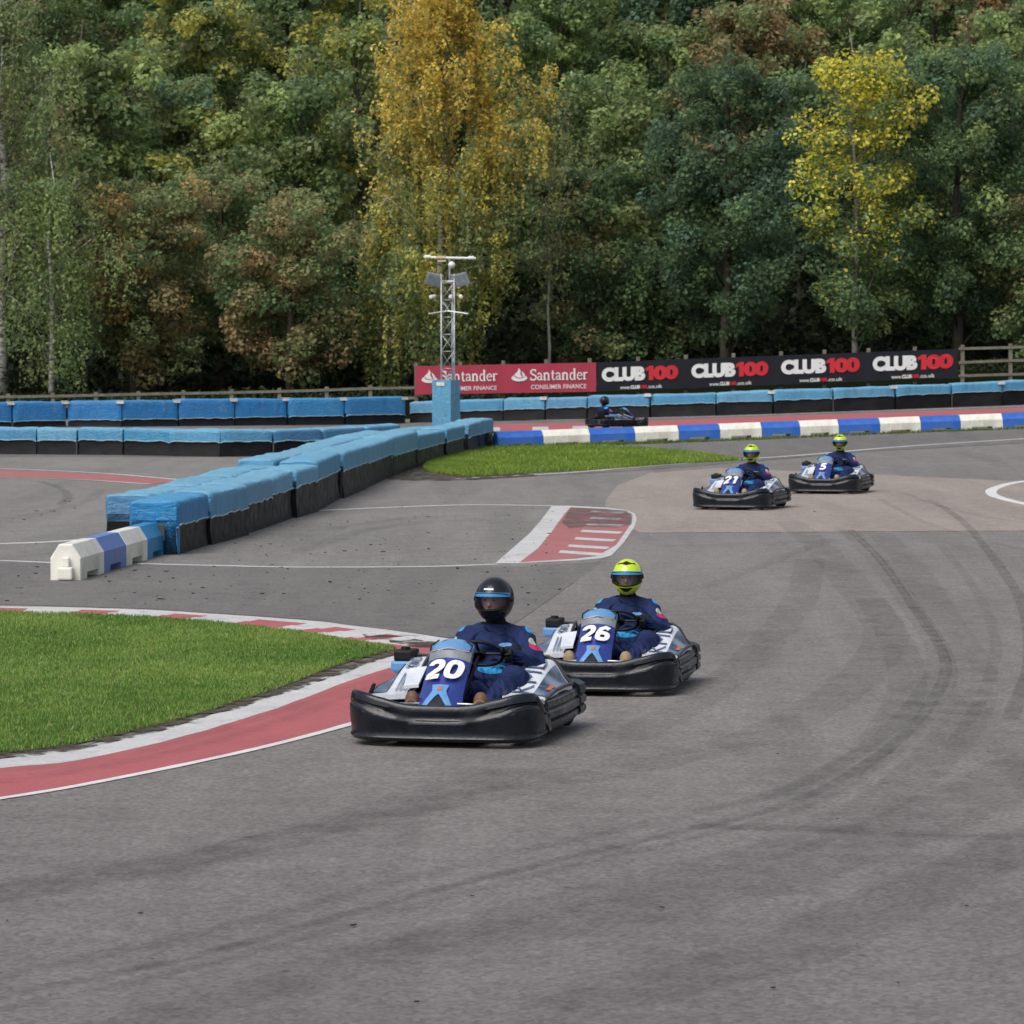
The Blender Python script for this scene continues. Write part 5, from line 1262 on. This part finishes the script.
T = [  # px, y, top px, half width px, palette, style, label, opts
    # ---- front row
    (52, 151, 150, 62, [(LIGHT, 3), (OLIVE, 2), (GREEN, 2)], 'birch', 'white barked birch with thin drooping light green foliage at the left', dict(bark='birch', dens=.55, trunk_r=.14, bottom=.22, leaf=.095, nm='birch_tree')),
    (2, 153, -60, 75, [(OLIVE, 3), (BROWN, 1), (GREEN, 2)], 'birch', 'thin stemmed birch with olive foliage cut by the left edge', dict(bark='birch', dens=.6, bottom=.25, leaf=.10, nm='birch_tree')),
    (135, 155, 168, 78, [(BROWN, 3), (ORNG, 2), (OLIVE, 3), (DARK, 1)], 'broad', 'bushy copper brown tree beside the white barked birch', dict(dens=1.2, bottom=.15)),
    (222, 159, 150, 62, [(OLIVE, 3), (GREEN, 2), (BROWN, 1)], 'broad', 'olive green bushy tree between the two copper brown trees', dict(bottom=.15)),
    (290, 154, 192, 72, [(BROWN, 3), (RUST, 1), (OLIVE, 3), (GREEN, 2)], 'broad', 'rust tipped brown tree left of the tall golden birch', dict(dens=1.2, bottom=.15)),
    (352, 160, 210, 50, [(GREEN, 3), (DARK, 2), (OLIVE, 1)], 'broad', 'dark green tree tucked in at the left foot of the golden birch', dict(bottom=.14)),
    (441, 152, -75, 92, [(OLIVE, 3), (YG, 4), (GREEN, 2)], 'birch', 'tall golden yellow weeping birch behind the lighting mast', dict(bark='birch', topcol=(GOLD, .95), topfrac=.57, dens=1.3, trunk_r=.2, bottom=.12, leaf=.09, nm='birch_tree')),
    (392, 156, 150, 42, [(YG, 2), (OLIVE, 2), (GREEN, 2)], 'birch', 'smaller yellow green birch against the left side of the golden birch', dict(bark='birch', topcol=(GOLD, .6), topfrac=.7, dens=.8, bottom=.12, leaf=.10, nm='birch_tree')),
    (592, 156, 150, 58, [(OLIVE, 2), (GREEN, 3), (DARK, 2), (BROWN, 1)], 'broad', 'mottled dark olive tree between golden birch and blue green tree', dict(bottom=.14)),
    (655, 158, 250, 52, [(DARK, 3), (GREEN, 2), (OLIVE, 1)], 'broad', 'low dark green tree in front of the blue green tree', dict(bottom=.05)),
    (725, 154, 42, 88, [(BLUE, 4), (DARK, 2), (GREEN, 2)], 'broad', 'large blue green tree left of the yellow maple', dict(dens=1.15, bottom=.16)),
    (855, 151, 26, 66, [(GREEN, 3), (DARK, 1), (LIGHT, 1)], 'broad', 'young maple with a bright yellow top and pale twin stem', dict(bark='bark_pale', topcol=(YELL, .70), topfrac=.48, dens=1.0, trunk_r=.13, bottom=.16, leaf=.105, W=2.55, nm='maple_tree')),
    (958, 154, 30, 92, [(GREEN, 3), (DARK, 3), (LIGHT, 1), (BLUE, 2)], 'broad', 'large deep green tree right of the yellow maple', dict(dens=1.15, bottom=.16)),
    (905, 160, 140, 60, [(DARK, 3), (GREEN, 3)], 'broad', 'dark green tree filling the gap behind the yellow maple', dict(bottom=.14)),
    (1045, 153, 190, 60, [(OLIVE, 2), (GREEN, 2), (BROWN, 1)], 'broad', 'olive tree with low branches cut by the right edge', dict(bottom=.04)),
    # ---- second row
    (78, 168, 20, 80, [(LIGHT, 3), (OLIVE, 3), (GREEN, 2)], 'broad', 'pale olive tree rising above the birch at the left', dict()),
    (160, 172, 60, 72, [(GREEN, 3), (BLUE, 2), (OLIVE, 2)], 'broad', 'mid green tree rising above the copper brown tree', dict()),
    (215, 170, 90, 70, [(LIGHT, 3), (OLIVE, 3), (YG, 1)], 'broad', 'yellowish green tree above the olive bushy tree', dict()),
    (300, 168, 50, 74, [(LIGHT, 2), (GREEN, 3), (OLIVE, 2)], 'broad', 'fresh green tree above the rust tipped brown tree', dict()),
    (360, 174, 0, 62, [(OLIVE, 2), (LIGHT, 2), (YG, 2)], 'broad', 'light yellow green tree left of the golden birch top', dict()),
    (549, 153.5, 55, 30, [(OLIVE, 3), (YG, 1), (BROWN, 1)], 'birch', 'thin half bare tree with pale stems right of the golden birch', dict(bark='bark_pale', dens=.13, trunk_r=.07, bottom=.38, leaf=.10)),
    (615, 172, 60, 72, [(LIGHT, 2), (OLIVE, 3), (GREEN, 2)], 'broad', 'olive tree above the mottled dark olive tree', dict()),
    (800, 170, 60, 66, [(DARK, 2), (GREEN, 3), (BLUE, 1)], 'broad', 'dull green tree seen between blue green tree and maple', dict()),
    (1010, 170, -20, 76, [(GREEN, 3), (LIGHT, 1), (OLIVE, 2)], 'broad', 'green tree above the right edge tree', dict()),
    (505, 171, 110, 55, [(GREEN, 2), (OLIVE, 2)], 'broad', 'dim green tree behind the right side of the golden birch', dict()),
    (905, 172, 20, 70, [(GREEN, 3), (LIGHT, 2), (OLIVE, 1)], 'broad', 'soft green tree above and right of the yellow maple', dict()),
    # ---- third row
    (20, 192, -70, 90, [(GREEN, 2), (OLIVE, 3), (BROWN, 1)], 'broad', 'dull olive tree at the top left corner of the wood', dict()),
    (120, 196, -40, 86, [(GREEN, 3), (LIGHT, 2), (OLIVE, 1)], 'broad', 'green tree along the skyline, second from the top left corner', dict()),
    (205, 190, -30, 84, [(OLIVE, 2), (YG, 2), (GREEN, 2)], 'broad', 'golden green tree along the skyline, third from the top left corner', dict()),
    (290, 198, -50, 82, [(LIGHT, 2), (GREEN, 3)], 'broad', 'bright green tree along the skyline, fourth from the top left corner', dict()),
    (365, 192, -60, 76, [(YG, 2), (OLIVE, 2), (GREEN, 2)], 'broad', 'yellow tinged tree on the skyline touching the golden birch top', dict()),
    (560, 190, -30, 82, [(LIGHT, 3), (GREEN, 3)], 'broad', 'light green tree on the skyline right of the golden birch', dict()),
    (640, 200, -20, 60, [(DARK, 4), (BLUE, 2)], 'cone', 'dark conifer at the top of the wood', dict(nm='conifer_tree', W=3.4)),
    (668, 189, 12, 70, [(GREEN, 2), (OLIVE, 2), (LIGHT, 1)], 'broad', 'olive green tree below the dark conifer', dict()),
    (745, 188, -10, 80, [(RUST, 2), (BROWN, 3), (OLIVE, 2)], 'broad', 'rusty brown tree on the skyline left of the yellow maple', dict()),
    (690, 205, -30, 56, [(DARK, 4), (BLUE, 2)], 'cone', 'second dark conifer, just right of the first', dict(nm='conifer_tree', W=3.4)),
    (850, 190, -25, 80, [(LIGHT, 2), (GREEN, 3), (OLIVE, 1)], 'broad', 'green tree on the skyline above the yellow maple', dict()),
    (930, 196, -40, 80, [(OLIVE, 2), (GREEN, 2), (BROWN, 1)], 'broad', 'olive tree on the skyline above the deep green tree', dict()),
    (1020, 190, -60, 84, [(RUST, 1), (BROWN, 2), (GREEN, 3)], 'broad', 'brown tinged tree at the top right corner of the wood', dict()),
    (440, 196, -70, 80, [(GREEN, 3), (OLIVE, 2)], 'broad', 'green tree on the skyline directly behind the golden birch', dict()),
]
for i, (px, y, ty, hwp, pal, st, lab, o) in enumerate(T):
    x = PX(px, y); H = HT(ty, y, x) * 1.05; W = o.pop('W', None) or hwp * y / F_PX; nm = o.pop('nm', 'broadleaf_tree')
    far = y > 165
    o.setdefault('leaf', .115 if not far else .155); o.setdefault('dens', 1.2)
    make_tree(nm, x, y, H, W, None, pal, lab, 500 + i, style=st, **o)
# twin second stem and bare twigs
# undergrowth in the shade under the trees and the solid wood beyond
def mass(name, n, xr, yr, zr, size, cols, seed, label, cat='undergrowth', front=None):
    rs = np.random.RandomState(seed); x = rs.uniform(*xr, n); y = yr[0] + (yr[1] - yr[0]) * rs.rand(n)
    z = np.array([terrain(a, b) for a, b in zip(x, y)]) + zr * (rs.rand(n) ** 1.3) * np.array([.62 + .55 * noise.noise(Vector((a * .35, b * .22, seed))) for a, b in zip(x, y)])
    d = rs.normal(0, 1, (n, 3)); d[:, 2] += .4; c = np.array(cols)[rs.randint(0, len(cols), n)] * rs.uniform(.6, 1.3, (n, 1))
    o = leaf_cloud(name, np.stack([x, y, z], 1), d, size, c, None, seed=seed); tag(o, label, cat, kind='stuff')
mass('undergrowth', 26000, (-34, 34), (157, 174), 4.6, .24, [(0.02, 0.03, 0.015), (0.012, 0.02, 0.01), (0.03, 0.045, 0.02)], 1, 'undergrowth coloured dark to deepen the shade beneath the trees')  # leaf colours darkened to carry the deep shade under the crowns
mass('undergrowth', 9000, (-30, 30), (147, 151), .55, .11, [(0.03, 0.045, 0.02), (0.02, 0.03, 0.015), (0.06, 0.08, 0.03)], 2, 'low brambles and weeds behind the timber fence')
# far wood behind everything, one mass
rs = np.random.RandomState(9); n = 150000
x = rs.uniform(-75, 75, n); y = rs.uniform(206, 226, n); lump = np.array([noise.noise(Vector((a * .16, b * .12, 3))) for a, b in zip(x, y)])
z = np.array([terrain(a, b) for a, b in zip(x, y)]) + rs.rand(n) * (21 + 7 * lump)
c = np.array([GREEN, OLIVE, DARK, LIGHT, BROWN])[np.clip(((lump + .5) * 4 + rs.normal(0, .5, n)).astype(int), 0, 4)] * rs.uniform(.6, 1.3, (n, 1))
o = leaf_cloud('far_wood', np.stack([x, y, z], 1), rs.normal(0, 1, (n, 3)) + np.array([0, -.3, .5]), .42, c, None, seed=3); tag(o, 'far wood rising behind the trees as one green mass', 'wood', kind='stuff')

# ------------------------------------------------------------------ light
w = bpy.data.worlds.new('World'); sc.world = w; w.use_nodes = True; nt = w.node_tree; bg = nt.nodes['Background']
sky = nt.nodes.new('ShaderNodeTexSky'); sky.sky_type = 'NISHITA'; sky.sun_disc = False
SUN_EL, SUN_AZ = rad(52), rad(215)      # high, behind the camera and to its left
sky.sun_elevation = SUN_EL; sky.sun_rotation = SUN_AZ; sky.air_density = 1.2; sky.dust_density = 4.0; sky.ozone_density = 1.0
hs = nt.nodes.new('ShaderNodeHueSaturation'); hs.inputs['Saturation'].default_value = .5
nt.links.new(sky.outputs[0], hs.inputs['Color']); nt.links.new(hs.outputs[0], bg.inputs['Color']); bg.inputs['Strength'].default_value = 0.15
sd = bpy.data.lights.new('sun', 'SUN'); sd.energy = 1.75; sd.angle = rad(42); sd.color = (1.0, .97, .93)
so = bpy.data.objects.new('sun', sd); COL.objects.link(so)
dv = Vector((math.sin(SUN_AZ) * math.cos(SUN_EL), math.cos(SUN_AZ) * math.cos(SUN_EL), math.sin(SUN_EL)))
so.rotation_euler = dv.to_track_quat('Z', 'Y').to_euler()
sc.view_settings.view_transform = 'Standard'; sc.view_settings.look = 'None'; sc.view_settings.exposure = 0
